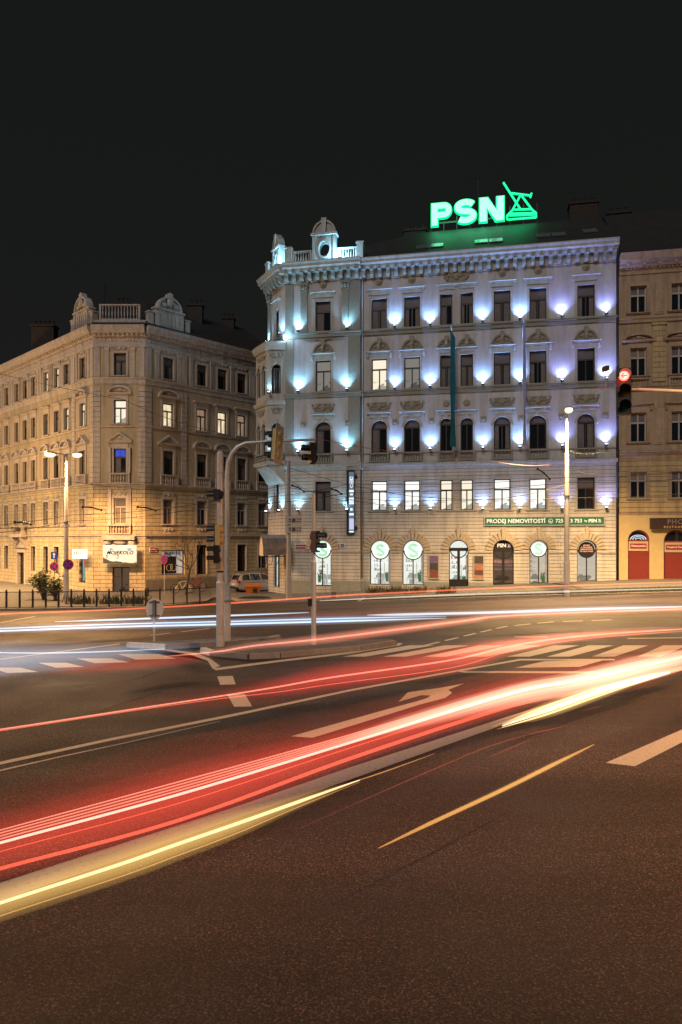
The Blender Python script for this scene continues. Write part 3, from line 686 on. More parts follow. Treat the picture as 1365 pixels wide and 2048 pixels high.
# pilasters of the projecting bay, drainpipe in the joint
pil = MB().box(-0.24,0.24,-0.1,0.02,17.65,20.5).box(-0.3,0.3,-0.14,0.02,20.5,20.62)
for k in range(3): pil.ball((-0.2+0.2*k,-0.14,20.78),(0.1,0.08,0.16),8,6)
pil.box(-0.32,0.32,-0.2,0.02,20.93,21.1); pil.box(-0.3,0.3,-0.14,0.02,17.65,17.85)
pm = pil.mesh('pilaster', M_TRIMG)
for u in (-12.68, -9.75): place('pilaster', pm, psn, FL, u, 0)
for u0, u1 in ((UL+0.02, UL+0.62), (UJ-0.85, UJ-0.02)):
    for z0, z1 in ((13.47,17.25),(9.2,13.07),(17.67,21.1)): place('quoin', MB().box(u0,u1,-0.05,0.02,z0,z1).mesh('quoin', M_TRIMG), psn, FL, 0, 0)
place('frieze', relief_mesh(0, 0, 1.6, 0.2, M_ORN, seed=8, name='frieze'), psn, FL, -11.3, 17.1)
place('drainpipe', MB().tube([(0,-0.1,0.6),(0,-0.1,21.2),(0,-0.5,21.75)],0.06,8).mesh('drainpipe', M_PAINTGREY, True), psn, FM, UJ+0.12, 0)
place('drainpipe', MB().tube([(0,-0.1,0.6),(0,-0.1,21.2),(0,-0.5,21.9)],0.075,8).mesh('drainpipe', M_IRON, True), psn, FM, UR-0.02, 0)

# ground floor shop openings: frame (window) > ring, panes; a lit room stands behind
def shop_room(W, Hh, m, cold=True):
    b = MB(); d = 1.6
    b.add([(0,0.3,0),(W,0.3,0),(W+0.4,d,0),(-0.4,d,0),(0,0.3,Hh),(W,0.3,Hh),(W+0.4,d,Hh),(-0.4,d,Hh)], [(0,1,2,3),(3,2,6,7),(0,3,7,4),(1,5,6,2),(4,7,6,5)])
    return b.mesh('room', m)
M_CLEAR = bpy.data.materials.new('clear_glass'); M_CLEAR.use_nodes = True
_n = M_CLEAR.node_tree; _n.nodes.clear(); _o = _n.nodes.new('ShaderNodeOutputMaterial'); _t = _n.nodes.new('ShaderNodeBsdfTransparent'); _g = _n.nodes.new('ShaderNodeBsdfGlossy'); _m = _n.nodes.new('ShaderNodeMixShader')
_g.inputs['Roughness'].default_value = 0.02; _m.inputs[0].default_value = 0.07; _n.links.new(_t.outputs[0], _m.inputs[1]); _n.links.new(_g.outputs[0], _m.inputs[2]); _n.links.new(_m.outputs[0], _o.inputs[0])
M_DEC = mat('frosted_decal', (0.6,0.8,0.7), 0.6, emit=(0.82,0.95,0.86), estr=0.95); M_DECG = mat('green_decal', (0.15,0.5,0.3), 0.6, emit=(0.42,0.8,0.6), estr=0.8)
M_PLANT = mat('house_plant', (0.03,0.12,0.03), 0.6, emit=(0.02,0.25,0.08), estr=0.3)
def strokes(mb, paths, wd, y0, y1):
    for p in paths:
        for (x0,z0),(x1,z1) in zip(p, p[1:]):
            L = math.hypot(x1-x0, z1-z0) or 1; nx, nz = -(z1-z0)/L*wd/2, (x1-x0)/L*wd/2
            mb.prism([(x0-nx,z0-nz),(x1-nx,z1-nz),(x1+nx,z1+nz),(x0+nx,z0+nz)], y0, y1)
    return mb
S_PATH = arc(0.5,0.73,0.24,20,180,8,0.2)[:] ; S_PATH = [(0.5+0.25*math.cos(R(a)), 0.715+0.165*math.sin(R(a))) for a in range(15, 271, 17)] + [(0.5+0.25*math.cos(R(a)), 0.285+0.165*math.sin(R(a)))for a in range(90,-166,-17)]
def ribbon(mb, path, wd, y0, y1):
    L = []; Rr = []
    for i, (x, z) in enumerate(path):
        a = path[max(0,i-1)]; b = path[min(len(path)-1,i+1)]; dx, dz = b[0]-a[0], b[1]-a[1]; l = math.hypot(dx,dz) or 1
        L.append((x - dz/l*wd/2, z + dx/l*wd/2)); Rr.append((x + dz/l*wd/2, z - dx/l*wd/2))
    return mb.ring(L, Rr, y0, y1)
for i, (u, W_, k) in enumerate(ground_u):
    fr = FL if u < UJ else FM; hh = 3.2
    z0 = 0.0 if (k in ('door','psn') or u < UJ) else 0.12; h = hh - z0; zc = h - W_/2
    b = MB(); t = 0.06
    b.ring(arc(W_/2, zc, W_/2, 0, 180, 16), arc(W_/2, zc, W_/2-t, 0, 180, 16), 0.16, 0.24)
    b.box(0,t,0.16,0.24,0,zc); b.box(W_-t,W_,0.16,0.24,0,zc); b.box(t,W_-t,0.16,0.24,0,t)
    full = arc(W_/2, zc, W_/2-t-0.005, 180, 360, 16)
    b.ring(full, arc(W_/2, zc, W_/2-t-0.075, 180, 360, 16), 0.15, 0.235)
    zb = zc - W_/2 + t
    b.box(W_/2-0.035, W_/2+0.035, 0.165, 0.23, t, zb+0.02) if k not in ('door','psn') else b.box(W_/2-0.09, W_/2+0.09, 0.17, 0.23, 0.0, zc)
    if k in ('door','psn'): b.box(t, W_-t, 0.155, 0.24, zc-0.1, zc+0.12); b.box(t, W_-t, 0.157, 0.238, 0.0, 0.55 if k == 'door' else 0.35)
    if k == 'psn': b.prism([(0.05, zc+0.1),(W_-0.05, zc+0.1)] + arc(W_/2, zc, W_/2-0.06, 5, 175, 14), 0.18, 0.22)
    o = place('door' if k in ('door','psn') else 'shop_window', b.mesh('shop_window', M_BLACK if k != 'shop' else M_FRAME), psn, fr, u, z0)
    link('pane', pane_mesh(W_, h, True, M_CLEAR, name='pane', y=0.205), o)
    rm = L_SHOP if k in ('shop','door') and u < 2 else (L_DIM if k == 'psn' else lit('lit_corner_room', (0.9,0.8,0.62), 0.7, 1))
    link('room', shop_room(W_, h, rm), o)
    link('voussoirs', voussoir_mesh(W_, h, mat('voussoir_stone', (0.46,0.40,0.30), 0.9, noise=0.2, nscale=3, bump=0.4)), o)
    if k == 'shop':
        link('decal', MB().disc(W_/2, zc, W_/2-t-0.08, 0.192, 0.2, 28).mesh('decal', M_DEC), o)
        sc = W_*(0.74, 0.62, 0.7, 0.6, 0.6, 0.66, 0.6)[i]; pth = [(W_/2 + (x-0.5)*sc, zc + (z-0.5)*sc) for x, z in S_PATH]
        link('decal_letter', ribbon(MB(), pth, sc*0.2, 0.184, 0.191).mesh('decal_letter', M_DECG), o)
    if k == 'psn':
        link('lettering', text_mesh('PSN', 0.34, M_LTXT, bold=0.03), o, (W_/2-0.1, 0.172, zc+0.3))
        lg = strokes(MB(), [[(0,0.26),(0.12,0.1)],[(0.03,0.2),(0.2,0.18)],[(0.12,0.2),(0.04,0.08),(0.2,0.08),(0.12,0.2)],[(0,0.03),(0.24,0.03)]], 0.018, 0, 0.01)
        link('emblem', lg.mesh('emblem', M_LTXT), o, (W_/2+0.27, 0.165, zc+0.17))
    if k == 'sign':
        link('sign_disc', MB().disc(W_/2, zc, W_/2-t-0.06, 0.185, 0.2, 28).mesh('sign_disc', M_BLACK), o)
        for q, tx_ in enumerate(('PRODEJ', 'A PRONÁJEM', 'NEMOVITOSTÍ', 'PO CELÉ PRAZE')):
            link('lettering', text_mesh(tx_, 0.115, mat('orange_lettering', (0.6,0.3,0.15), 0.5, emit=(0.9,0.5,0.3), estr=0.6), bold=0.02), o, (W_/2, 0.178, zc+0.27-0.13*q))
    if k in ('shop','door'):
        rd = random.Random(i*3+1); p = MB()
        px_ = W_*(0.78 if i != 0 else 0.25)
        for q in range(22):
            a = rd.uniform(0, 6.28); l = rd.uniform(0.15, 0.38); c = Vector((px_, 0.7, 0.75 if k=='shop' else 1.2)); e = c + Vector((math.cos(a)*l*0.6, math.sin(a)*0.2, l*rd.uniform(-0.2,1)))
            p.prism([(c.x,c.z),(e.x+0.05,e.z-0.05),(e.x,e.z+0.05)], 0.7+0.01*q, 0.705+0.01*q)
        p.lathe([(0.1,0.2),(0.14,0.7)], px_, 0.75, 8)
        sh_ = MB()
        for q in range(4): sh_.box(W_*0.05, W_*0.42, 1.45, 1.5, 0.9+0.32*q, 0.93+0.32*q)
        for q in range(14): x_ = rd.uniform(0.08, W_*0.38); z_ = 0.93+0.32*rd.choice((0,1,2,3)); sh_.box(x_, x_+rd.uniform(0.03,0.12), 1.46, 1.49, z_, z_+rd.uniform(0.08,0.24))
        sh_.box(W_*0.86, W_*0.98, 0.5, 0.55, 0.1, 2.2)
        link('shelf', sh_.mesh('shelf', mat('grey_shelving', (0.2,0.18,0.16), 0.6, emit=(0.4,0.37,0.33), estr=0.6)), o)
        link('potted_plant', p.mesh('potted_plant', M_PLANT), o)
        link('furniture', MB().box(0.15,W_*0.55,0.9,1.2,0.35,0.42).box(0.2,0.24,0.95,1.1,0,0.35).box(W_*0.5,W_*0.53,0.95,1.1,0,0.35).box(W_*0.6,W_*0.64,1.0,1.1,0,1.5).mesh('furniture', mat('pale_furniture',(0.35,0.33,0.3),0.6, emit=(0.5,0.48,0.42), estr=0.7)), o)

# chamfered corner, its window column and the oriel
CA = math.atan2(-1365, 760) - ANG                       # chamfer direction (outward u to the right) in building frame
CL = 3.0
cx, cy = UL, -0.25
cox, coy = cx - math.cos(CA)*CL, cy - math.sin(CA)*CL     # far end of the chamfer
FC = (cox, coy, CA)
ch = [hole_rect(1.15,2.0,17.68,19.78), hole_rect(1.15,2.0,5.2,7.26), hole_rect(1.0,2.1,-0.2,3.0)]
wall_two('wall', 0, CL, ch, 0.0, fr=FC)
window(psn, FC, 1.15, 17.68, 0.85, 2.1, trims=[('surround', surround_mesh(0.85,2.1,False,M_TRIM)),('hood', hood_mesh(0.85,2.62,M_TRIM,cons=False,e=0.3))])
window(psn, FC, 1.15, 5.2, 0.85, 2.06, trims=[('surround', surround_mesh(0.85,2.06,False,M_TRIM,t=0.12))])
o = place('shop_door', MB().box(0,0.07,0.1,0.2,0,3.2).box(1.03,1.1,0.1,0.2,0,3.2).box(0.07,1.03,0.1,0.2,3.13,3.2).box(0.51,0.59,0.1,0.2,0,3.13).box(0.07,0.51,0.11,0.19,2.2,2.28).box(0.59,1.03,0.11,0.19,2.2,2.28).mesh('shop_door', M_FRAME), psn, FC, 1.0, -0.2)
link('pane', pane_mesh(1.1,3.2,False,lit('lit_corner_shop',(0.8,0.85,0.75),0.8,1)), o)
side_dir = CA - R(52)
for z0, prof, m, nm in ((0, CORN, M_TRIM, 'cornice'), (0, [(-0.02,17.26),(0.10,17.28),(0.12,17.5),(0.22,17.54),(0.22,17.62),(-0.02,17.66)], M_TRIMG, 'string_course'), (0,[(-0.02,8.0),(0.08,8.02),(0.12,8.18),(0.26,8.3),(0.28,8.42),(0.12,8.5),(0.1,8.62),(-0.02,8.64)], M_TRIM,'cornice')):
    mould(nm, -0.35 if nm == 'cornice' and prof is CORN else -0.1, CL+0.25 if prof is CORN else CL+0.06, prof, m, FC)
for i in range(6): place('bracket', con, psn, FC, 0.2 + 2.6*i/5, 0, 0.12)
place('pilaster', pm, psn, FC, 0.32, 0)
# oriel: plan A (main corner) B C D
def loc2(px, Y):                                        # world x,y -> building frame
    x, y = (px-682.5)/F*Y - 9.92, Y - 45.5; c, s = math.cos(-ANG), math.sin(-ANG); return (c*x - s*y, s*x + c*y)
A_ = Vector((cx+0.02, cy)); B_ = Vector(loc2(535, 48.15)); cd_ = Vector((-math.cos(CA), -math.sin(CA))); C_ = B_ + cd_*2.1; D_ = Vector((cox, coy))
def face_frame(P, Q): a = math.atan2(Q.y-P.y, Q.x-P.x); return (P.x, P.y, a), (Q-P).length
F1, l1 = face_frame(B_, A_); F2, l2 = face_frame(C_, B_); F3_, l3 = face_frame(D_, C_)
# F3 runs D->C with its outside on the left-hand side
z_or0, z_or1 = 8.55, 17.0
for fr, L in ((F1, l1), (F2, l2), (F3_, l3)):
    wins = [((L-0.66)/2, 0.66)] if fr is F1 else ([(0.28, 0.62), (L-0.9, 0.62)] if fr is F2 else [])
    hs = [hole_arch(u, u+ww, z, z+2.1) for u, ww in wins for z in (9.35, 13.5)]
    place('oriel_wall', wall(MB(), hole_rect(0, L, z_or0, z_or1), hs, 0.2, 0.0, 0.3).mesh('oriel_wall', M_TRIM), psn, fr, 0, 0)
    for u, ww in wins:
        for z in (9.35, 13.5):
            window(psn, fr, u, z, ww, 2.1, True, trims=[('surround', surround_mesh(ww, 2.1, True, M_TRIM, t=0.1, y=-0.04))])
    mould('oriel_cornice', -0.04, L+0.04, [(-0.02,12.7),(0.1,12.72),(0.18,12.85),(0.2,13.0),(-0.02,13.05)], M_TRIM, fr)
    mould('oriel_cornice', -0.05, L+0.05, [(-0.02,8.5),(0.16,8.5),(0.2,8.62),(0.16,8.75),(-0.02,8.8)], M_TRIM, fr)
    mould('oriel_cornice', -0.08, L+0.08, [(-0.02,16.55),(0.12,16.6),(0.22,16.8),(0.26,16.98),(0.26,17.06),(-0.02,17.1)], M_TRIM, fr)
    if fr is not F3_: place('relief', relief_mesh(L/2*2, 0, L*0.3, 0.5, M_ORN, seed=3), psn, fr, 0, 12.3); place('frieze', relief_mesh(L, 0, L*0.4, 0.35, M_ORN, seed=4), psn, fr, 0, 16.2)
    place('balustrade', balustrade_mesh(round(L-0.2,2), 0.5, 5, M_TRIMG, y=-0.08), psn, fr, 0.1, 8.82)
poly = [tuple(A_), tuple(B_), tuple(C_), tuple(D_)]
place('oriel_roof', MB().prismz([tuple(A_), tuple(B_+Vector((-0.1,-0.1))), tuple(C_+Vector((-0.2,0))), tuple(D_)], 17.1, 17.2).mesh('oriel_roof', M_TRIMG), psn, FM, 0, 0)
cb = MB(); cen = (A_+D_)/2
lv = [(1.0, 8.5), (0.97, 8.36), (0.8, 8.2), (0.5, 7.85), (0.2, 7.4), (0.03, 7.2)]
for s_, z in lv:
    for p, w0 in ((A_, A_), (B_, A_), (C_, D_), (D_, D_)): q = w0 + (p-w0)*s_; cb.v.append((q.x, q.y, z))
for i in range(len(lv)-1):
    for k in range(4): k2 = (k+1) % 4; cb.f.append((i*4+k, i*4+k2, (i+1)*4+k2, (i+1)*4+k))
cb.f += [(0,1,2,3), tuple(len(cb.v)-4+k for k in range(4))]
place('oriel_corbel', cb.mesh('oriel_corbel', M_TRIM), psn, FM, 0, 0)
# hidden back walls give the house its depth
body = MB(); bk = [(UL, 0.0), (UR, 0.4), (UR, 13), (cox+1.0, 13), (cox, coy)]
body.prismz([(UL+2.2, 2.1), (UR-0.01, 2.1), (UR-0.01, 13), (cox+2.2, 13), (cox+2.2, coy+1.5)], -1, 21.5)
place('rear_wall', body.mesh('rear_wall', mat('inner_wall', (0.06,0.055,0.05), 0.9)), psn, FM, 0, 0)
# roof, ridge, skylights, chimneys
RZ, RW = 26.85, -6.2
rf = MB(); e0 = 22.45
V = [(cox-0.1, coy-0.2, e0), (UL, -0.6, e0), (UJ, -0.5, e0), (UR, -0.45, e0), (UR, 13.5, e0), (cox+0.3, 13.5, e0), (-5.0, 6.2, RZ), (UR, 6.2, RZ), (-5.0, 8.5, RZ), (UR, 8.5, RZ)]
rf.add(V, [(1,2,6),(2,3,7,6),(0,1,6,8,5)[0:5],(6,7,9,8),(8,9,4,5),(3,4,9,7),(0,5,4,3,2,1)])
roof = place('roof', rf.mesh('roof', M_ROOF), psn, FM, 0, 0)
M_SKY = mat('skylight_glass', (0.12,0.14,0.14), 0.25, spec=0.6)
nrm = Vector((0, -(RZ-e0), 6.7)).normalized(); sl = math.atan2(RZ-e0, 6.7)
def on_roof(px, py):                                    # where a view ray meets the front slope, in building frame
    r = Vector(((px-682.5)/F, 1, (HZ-py)/F)); c, s = math.cos(-ANG), math.sin(-ANG)
    o0 = Vector((c*(-9.92) - s*(-45.5), s*(-9.92) + c*(-45.5), CZ)); d = Vector((c*r.x - s*r.y, s*r.x + c*r.y, r.z))
    p0 = Vector((0,-0.5,e0)); t = (p0-o0).dot(nrm)/d.dot(nrm); return o0 + d*t
for px, py in ((846,495),(874,492),(963,484),(992,482),(1087,472),(1117,470),(1180,463)):
    p = on_roof(px, py); b = MB().box(-0.45,0.45,-0.55,0.55,0.0,0.06); 
    me = b.mesh('skylight', M_SKY); me.transform(Matrix.Rotation(sl, 4, 'X')); me.transform(Matrix.Translation(nrm*0.02))
    sk = link('skylight', me, roof, tuple(p)); fr_ = MB().box(-0.5,-0.45,-0.6,0.6,0,0.09).box(0.45,0.5,-0.6,0.6,0,0.09).box(-0.45,0.45,-0.6,-0.55,0,0.09).box(-0.45,0.45,0.55,0.6,0,0.09)
def chimney(parent, x, y, z, sx, sy, h, pots=3):
    b = MB().box(-sx/2,sx/2,-sy/2,sy/2,-1.5,h).box(-sx/2-0.08,sx/2+0.08,-sy/2-0.08,sy/2+0.08,h,h+0.15)
    for i in range(pots): b.lathe([(0.12,h+0.15),(0.1,h+0.5),(0.14,h+0.55)], -sx/2 + sx*(i+0.5)/pots, 0, 8)
    return link('chimney', b.mesh('chimney', M_BRICK), parent, (x, y, z))
chimney(roof, -5.6, 7.4, 26.5, 1.7, 0.8, 0.9); chimney(roof, 7.0, 7.4, 26.7, 2.0, 1.0, 1.6)
# attic parapet with the two round-windowed gables
par = FL
bz = 22.42
def attic(fr, u0, u1, name='parapet'):
    return place(name, balustrade_mesh(round(u1-u0,2), 1.0, 6, M_TRIM, y=0.0, name=name), psn, fr, u0, bz, -0.1)
attic(FL, -13.55, -12.15); attic(FL, -10.35, -8.95)
gb = MB(); R0 = 0.5
wl = MB(); wall(wl, [(-0.8,0),(0.8,0),(0.8,2.25),(-0.8,2.25)], [[(0.42*math.cos(2*math.pi*k/24), 1.15+0.62*math.sin(2*math.pi*k/24)) for k in range(24)]], depth=0.5, thick=0.5)
wl.box(-0.95,-0.72,-0.08,0.5,0,2.25).box(0.72,0.95,-0.08,0.5,0,2.25).box(-1.05,1.05,-0.2,0.55,2.25,2.42)
wl.prism(arc(0,2.42,0.85,0,180,14,0.95), 0.0, 0.5); wl.ring(arc(0,2.42,0.95,0,180,14,1.05), arc(0,2.42,0.8,0,180,14,0.9), -0.1, 0.5)
wl.prism([(-0.13,2.45),(0.13,2.45),(0.2,3.6),(-0.2,3.6)], -0.2, 0.45)
wl.ring([(0.54*math.cos(2*math.pi*k/24), 1.15+0.76*math.sin(2*math.pi*k/24)) for k in range(25)], [(0.43*math.cos(2*math.pi*k/24), 1.15+0.63*math.sin(2*math.pi*k/24)) for k in range(25)], -0.07, 0.02)
gm = wl.mesh('attic_gable', M_TRIM)
gab = place('attic_gable', gm, psn, FL, -11.25, bz); gab2 = place('attic_gable', gm, psn, FC, 1.45, bz); gab.scale = (0.88, 1, 0.86); gab2.scale = (0.62, 0.8, 0.78)
place('parapet', balustrade_mesh(0.75, 1.0, 3, M_TRIM, y=0.0, name='parapet'), psn, FC, 0.02, bz, -0.1)
for G_ in ((FL,-8.72),(FL,-13.8),(FC,0.0)): place('parapet_pier', MB().box(-0.22,0.22,-0.25,0.25,0,1.15).box(-0.27,0.27,-0.3,0.3,1.15,1.27).mesh('parapet_pier', M_TRIM), psn, G_[0], G_[1], bz, -0.1)

# uplights on every pier
fix = MB().box(-0.09,0.09,-0.42,-0.24,-0.05,0.06).box(-0.03,0.03,-0.25,0.05,-0.03,0.01).mesh('wall_uplight', M_IRON)
M_LENS = emis('uplight_lens', (0.7,0.85,1.0), 30)
lens = MB().box(-0.07,0.07,-0.40,-0.26,0.061,0.07).mesh('lens', M_LENS)
UP = {}
def uplight(fr, u, v, colr, e, wout=0.0):
    o = place('wall_uplight', fix, psn, fr, u, v, wout); link('lens', lens, o)
    e = round(e * random.choice((0.8, 1.0, 1.0, 1.2))); key = (tuple(colr), e)
    if key not in UP:
        d = bpy.data.lights.new('uplight_lamp', 'SPOT'); d.energy = e; d.color = colr; d.spot_size = R(118); d.spot_blend = 1.0; d.shadow_soft_size = 0.09; UP[key] = d
    l = bpy.data.objects.new('uplight_lamp', UP[key]); col.objects.link(l); l.parent = o; l.location = (0, -0.26, 0.16)
    l.rotation_euler = (R(180-9), R(random.uniform(-5, 5)), 0)
    return o
TEAL = (0.26, 0.66, 1.0); CYAN = (0.24, 0.46, 1.0); VIO = (0.28, 0.34, 1.0)
for u, c_ in ((-13.05,TEAL),(-9.6,TEAL),(-6.33,CYAN),(-3.93,CYAN),(-0.46,CYAN),(1.93,CYAN),(4.58,VIO),(7.3,VIO)):
    fr = FL if u < UJ else FM
    for z, e in ((17.72,360),(13.52,360),(9.3,360),(5.25,200)):
        uplight(fr, u, z, c_, e)
for u in (0.3, 2.6): uplight(FC, u, 17.72, TEAL, 200); uplight(FC, u, 5.25, TEAL, 160)
uplight(F1, 0.2, 13.5, TEAL, 110); uplight(F1, 0.2, 9.3, TEAL, 90)
uplight(FL, -12.95, bz+0.05, TEAL, 1); 
def small_spot(loc, colr, e, parent, r=0.1):
    d = bpy.data.lights.new('uplight_lamp', 'POINT'); d.energy = e; d.color = colr; d.shadow_soft_size = r
    l = bpy.data.objects.new('uplight_lamp', d); col.objects.link(l); l.parent = parent; l.location = loc; return l
# small floodlights standing on the parapet gutter light the round windows and the balustrade
fl = place('floodlight', MB().box(-0.1,0.1,-0.1,0.1,0,0.14).mesh('floodlight', M_IRON), psn, FL, -10.1, bz+0.08, 0.35)
small_spot((0,0,0.35), TEAL, 420, fl)
fl2 = place('floodlight', MB().box(-0.1,0.1,-0.1,0.1,0,0.14).mesh('floodlight', M_IRON), psn, FC, 2.6, bz+0.08, 0.35)
small_spot((0,0,0.35), TEAL, 420, fl2)
fl3 = place('floodlight', MB().box(-0.1,0.1,-0.1,0.1,0,0.14).ball((0,-0.02,0.2),0.08,8,6).mesh('floodlight', M_LENS), psn, FL, -13.95, 17.2, 0.35)
small_spot((0,-0.2,0.35), TEAL, 60, fl3)
fl4 = place('floodlight', MB().box(-0.1,0.1,-0.1,0.1,0,0.14).mesh('floodlight', M_IRON), psn, FL, -11.7, bz+0.6, -0.9)
small_spot((0,0,0.35), TEAL, 60, fl4)
# ------------------------------------------------------------------ the ochre corner house on the left
left = empty('corner_house', (-18.11, 50, 0), 0, 'ochre four-sided corner house with stucco window pediments and parapet, bicycle shop at its corner', 'building')
LM, LR_, LL = (0, 0, 0), (3.77, 0, R(45.8)), (0, 0, math.atan2(-1365, 1427))
ZL = dict(f4=(15.24,1.65), f3=(11.71,1.75), f2=(8.1,1.78), f1=(4.36,1.9), g=(0.55,2.25))
cR = [1.92, 4.9, 6.85, 8.8, 11.0]; cLft = [-1.75,-4.45,-6.2,-8.2,-10.7,-12.45,-14.3,-16.6,-18.4,-20.3,-22.4,-24.6]
WL = 0.9
litL = {('M','f3',0): L_CREAM, ('R','f3',0): L_WARM, ('R','f3',2): L_WARM, ('R','f3',1): L_DIMW, ('R','f3',3): L_DIMW, ('L','f3',0): L_WARM, ('L','f3',1): L_WARM,
        ('L','f4',2): L_WARM, ('L','f4',3): L_WARM, ('L','f4',4): L_DIMW}
def left_side(tag_, fr, u0, u1, cs, gcs):
    hs_u, hs_d = [], []
    for c in cs:
        for k in ('f4','f3','f2'): z, h = ZL[k]; hs_u.append(hole_rect(c-WL/2, c+WL/2, z, z+h))
        z, h = ZL['f1']; hs_d.append(hole_rect(c-WL/2, c+WL/2, z, z+h))
    for (c, wd, z, h) in gcs: hs_d.append(hole_rect(c-wd/2, c+wd/2, z, z+h))
    place('wall', wall(MB(), hole_rect(u0, u1, 7.3, 17.3), hs_u, 0.25).mesh('wall', M_OCH), left, fr, 0, 0)
    place('lower_wall', wall(MB(), hole_rect(u0, u1, -1.4, 7.3), hs_d, 0.28, y=-0.03).mesh('lower_wall', M_OCHR), left, fr, 0, 0)
    for i, c in enumerate(cs):
        for k in ('f4','f3','f2','f1'):
            z, h = ZL[k]; gl = litL.get((tag_, k, i)); T = [('surround', surround_mesh(WL, h, False, M_LTRIM, t=0.17))]
            corner = tag_ == 'M' or i == 0
            if k == 'f4': T += [('sill', sill_mesh(WL, M_LTRIM, e=0.2)), ('relief', relief_mesh(WL, h+0.38, 0.55, 0.3, M_LTRIM, seed=11))]
            elif k == 'f3':
                T += [('sill', sill_mesh(WL, M_LTRIM, e=0.2))]
                T += [('pediment', pediment_mesh(WL, h+0.38, 0.5, M_LTRIM, e=0.42, kind='arc'))] if corner else [('hood', hood_mesh(WL, h+0.4, M_LTRIM, e=0.3, cons=False))]
            elif k == 'f2':
                T += [('pediment', pediment_mesh(WL, h+0.42, 0.62 if corner else 0.5, M_LTRIM, e=0.45 if corner else 0.36, kind='tri' if corner else 'arc')),
                      ('balustrade', cached(('lb2', WL), lambda: setattr_z(balustrade_mesh(1.5, 0.78, 6, M_LTRIM, y=-0.14).copy(), -0.3, -0.8)))]
            else:
                T += [('relief', relief_mesh(WL, h+0.34, 0.55, 0.35, M_LTRIM, seed=12))]
                if tag_ == 'M': T += [('balustrade', cached(('lb1', WL), lambda: setattr_z(balustrade_mesh(1.7, 0.72, 7, M_LTRIM, y=-0.2, d=0.2).copy(), -0.4, -0.76)))]
                else: T += [('relief', relief_mesh(WL, -0.38, 0.45, 0.3, M_LTRIM, seed=13)), ('sill', sill_mesh(WL, M_LTRIM, e=0.2))]
            bl = None if gl else (M_CURT if (i + len(k) * 3 + ord(k[1])) % 3 == 0 else M_BLIND)
            if k == 'f2' and tag_ == 'M': bl = L_BLUE
            window(left, fr, c-WL/2, z, WL, h, False, gl or (M_CURT if k == 'f1' and i % 2 == 0 else M_GLASS), 'T', M_FRAMEL if k in ('f1',) else M_FRAME, bl, T)
    for nm, prof, m in (('cornice', [(0,17.3),(0.06,17.3),(0.1,17.55),(0.06,17.6),(0.06,18.05),(0.16,18.1),(0.2,18.25),(0.42,18.3),(0.46,18.45),(0.56,18.6),(0.6,18.8),(-0.3,18.88),(-0.3,17.3)], M_LTRIM),
                        ('string_course', [(-0.02,14.62),(0.05,14.63),(0.07,14.95),(0.16,15.0),(0.18,15.09),(-0.02,15.1)], M_LTRIM),
                        ('string_course', [(-0.02,11.45),(0.1,11.46),(0.13,11.56),(-0.02,11.6)], M_LTRIM),
                        ('string_course', [(-0.02,7.1),(0.1,7.1),(0.14,7.2),(0.26,7.27),(0.26,7.33),(-0.02,7.36)], M_LTRIM),
                        ('string_course', [(-0.06,4.2),(0.03,4.2),(0.05,4.28),(-0.06,4.3)], M_LTRIM),
                        ('string_course', [(-0.06,3.3),(0.05,3.3),(0.08,3.42),(0.2,3.5),(0.2,3.58),(-0.06,3.6)], M_LTRIM)):
        o = mould(nm, u0-0.05, u1+0.05, prof, m, fr, left)
    fz = MB().box(u0, u1, -0.15, -0.08, 18.1, 18.3)
    n = int((u1-u0)/0.34)
    for q in range(n): x = u0 + (q+0.5)*(u1-u0)/n; fz.box(x-0.07, x+0.07, -0.34, -0.1, 18.12, 18.29)
    place('dentils', fz.mesh('dentils', M_LTRIM), left, fr, 0, 0)
    fr2 = MB().box(u0+0.1, u1-0.1, -0.075, -0.03, 17.7, 17.96); n = max(2, int((u1-u0)/1.3))
    for q in range(n):
        x = u0 + (q+0.5)*(u1-u0)/n
        for dx in (-0.35, -0.12, 0.12, 0.35): fr2.ball((x+dx, -0.08, 17.83), (0.12, 0.06, 0.13), 6, 5)
    place('frieze', fr2.mesh('frieze', M_LTRIM), left, fr, 0, 0)
    # pilasters of the top storey and block quoins below
    pe = sorted([c-WL/2-0.5 for c in cs] + [c+WL/2+0.5 for c in cs]); pb = MB()
    for x in pe:
        if u0+0.1 < x < u1-0.1: pb.box(x-0.15, x+0.15, -0.07, 0.02, 15.12, 17.2); pb.box(x-0.19, x+0.19, -0.1, 0.02, 17.05, 17.29); pb.box(x-0.18, x+0.18, -0.09, 0.02, 15.11, 15.25); place('pilaster', pb.mesh('pilaster', M_LTRIM), left, fr, 0, 0); pb = MB()
    for x in ((u0+0.25, u1-0.25) if tag_ == 'M' else ((u0+0.25, u0+3.3) if tag_ == 'R' else (u1-0.25, u1-3.2))):
        qb = MB()
        for q in range(19): qb.box(x-0.24, x+0.24, -0.06, 0.02, 7.42+q*0.37, 7.42+q*0.37+0.33)
        qb.box(x-0.22, x+0.22, -0.08, 0.02, 15.12, 17.28)
        place('quoin', qb.mesh('quoin', M_LTRIM), left, fr, 0, 0)
left_side('M', LM, 0, 3.77, [1.93], [(2.0, 1.25, -0.75, 1.95)])
left_side('R', LR_, 0, 12.9, cR, [(2.35, 2.0, 0.55, 1.85), (4.9, 0.95, 0.5, 2.3), (8.8, 0.9, 0.6, 2.2), (11.0, 0.9, 0.8, 2.0)])
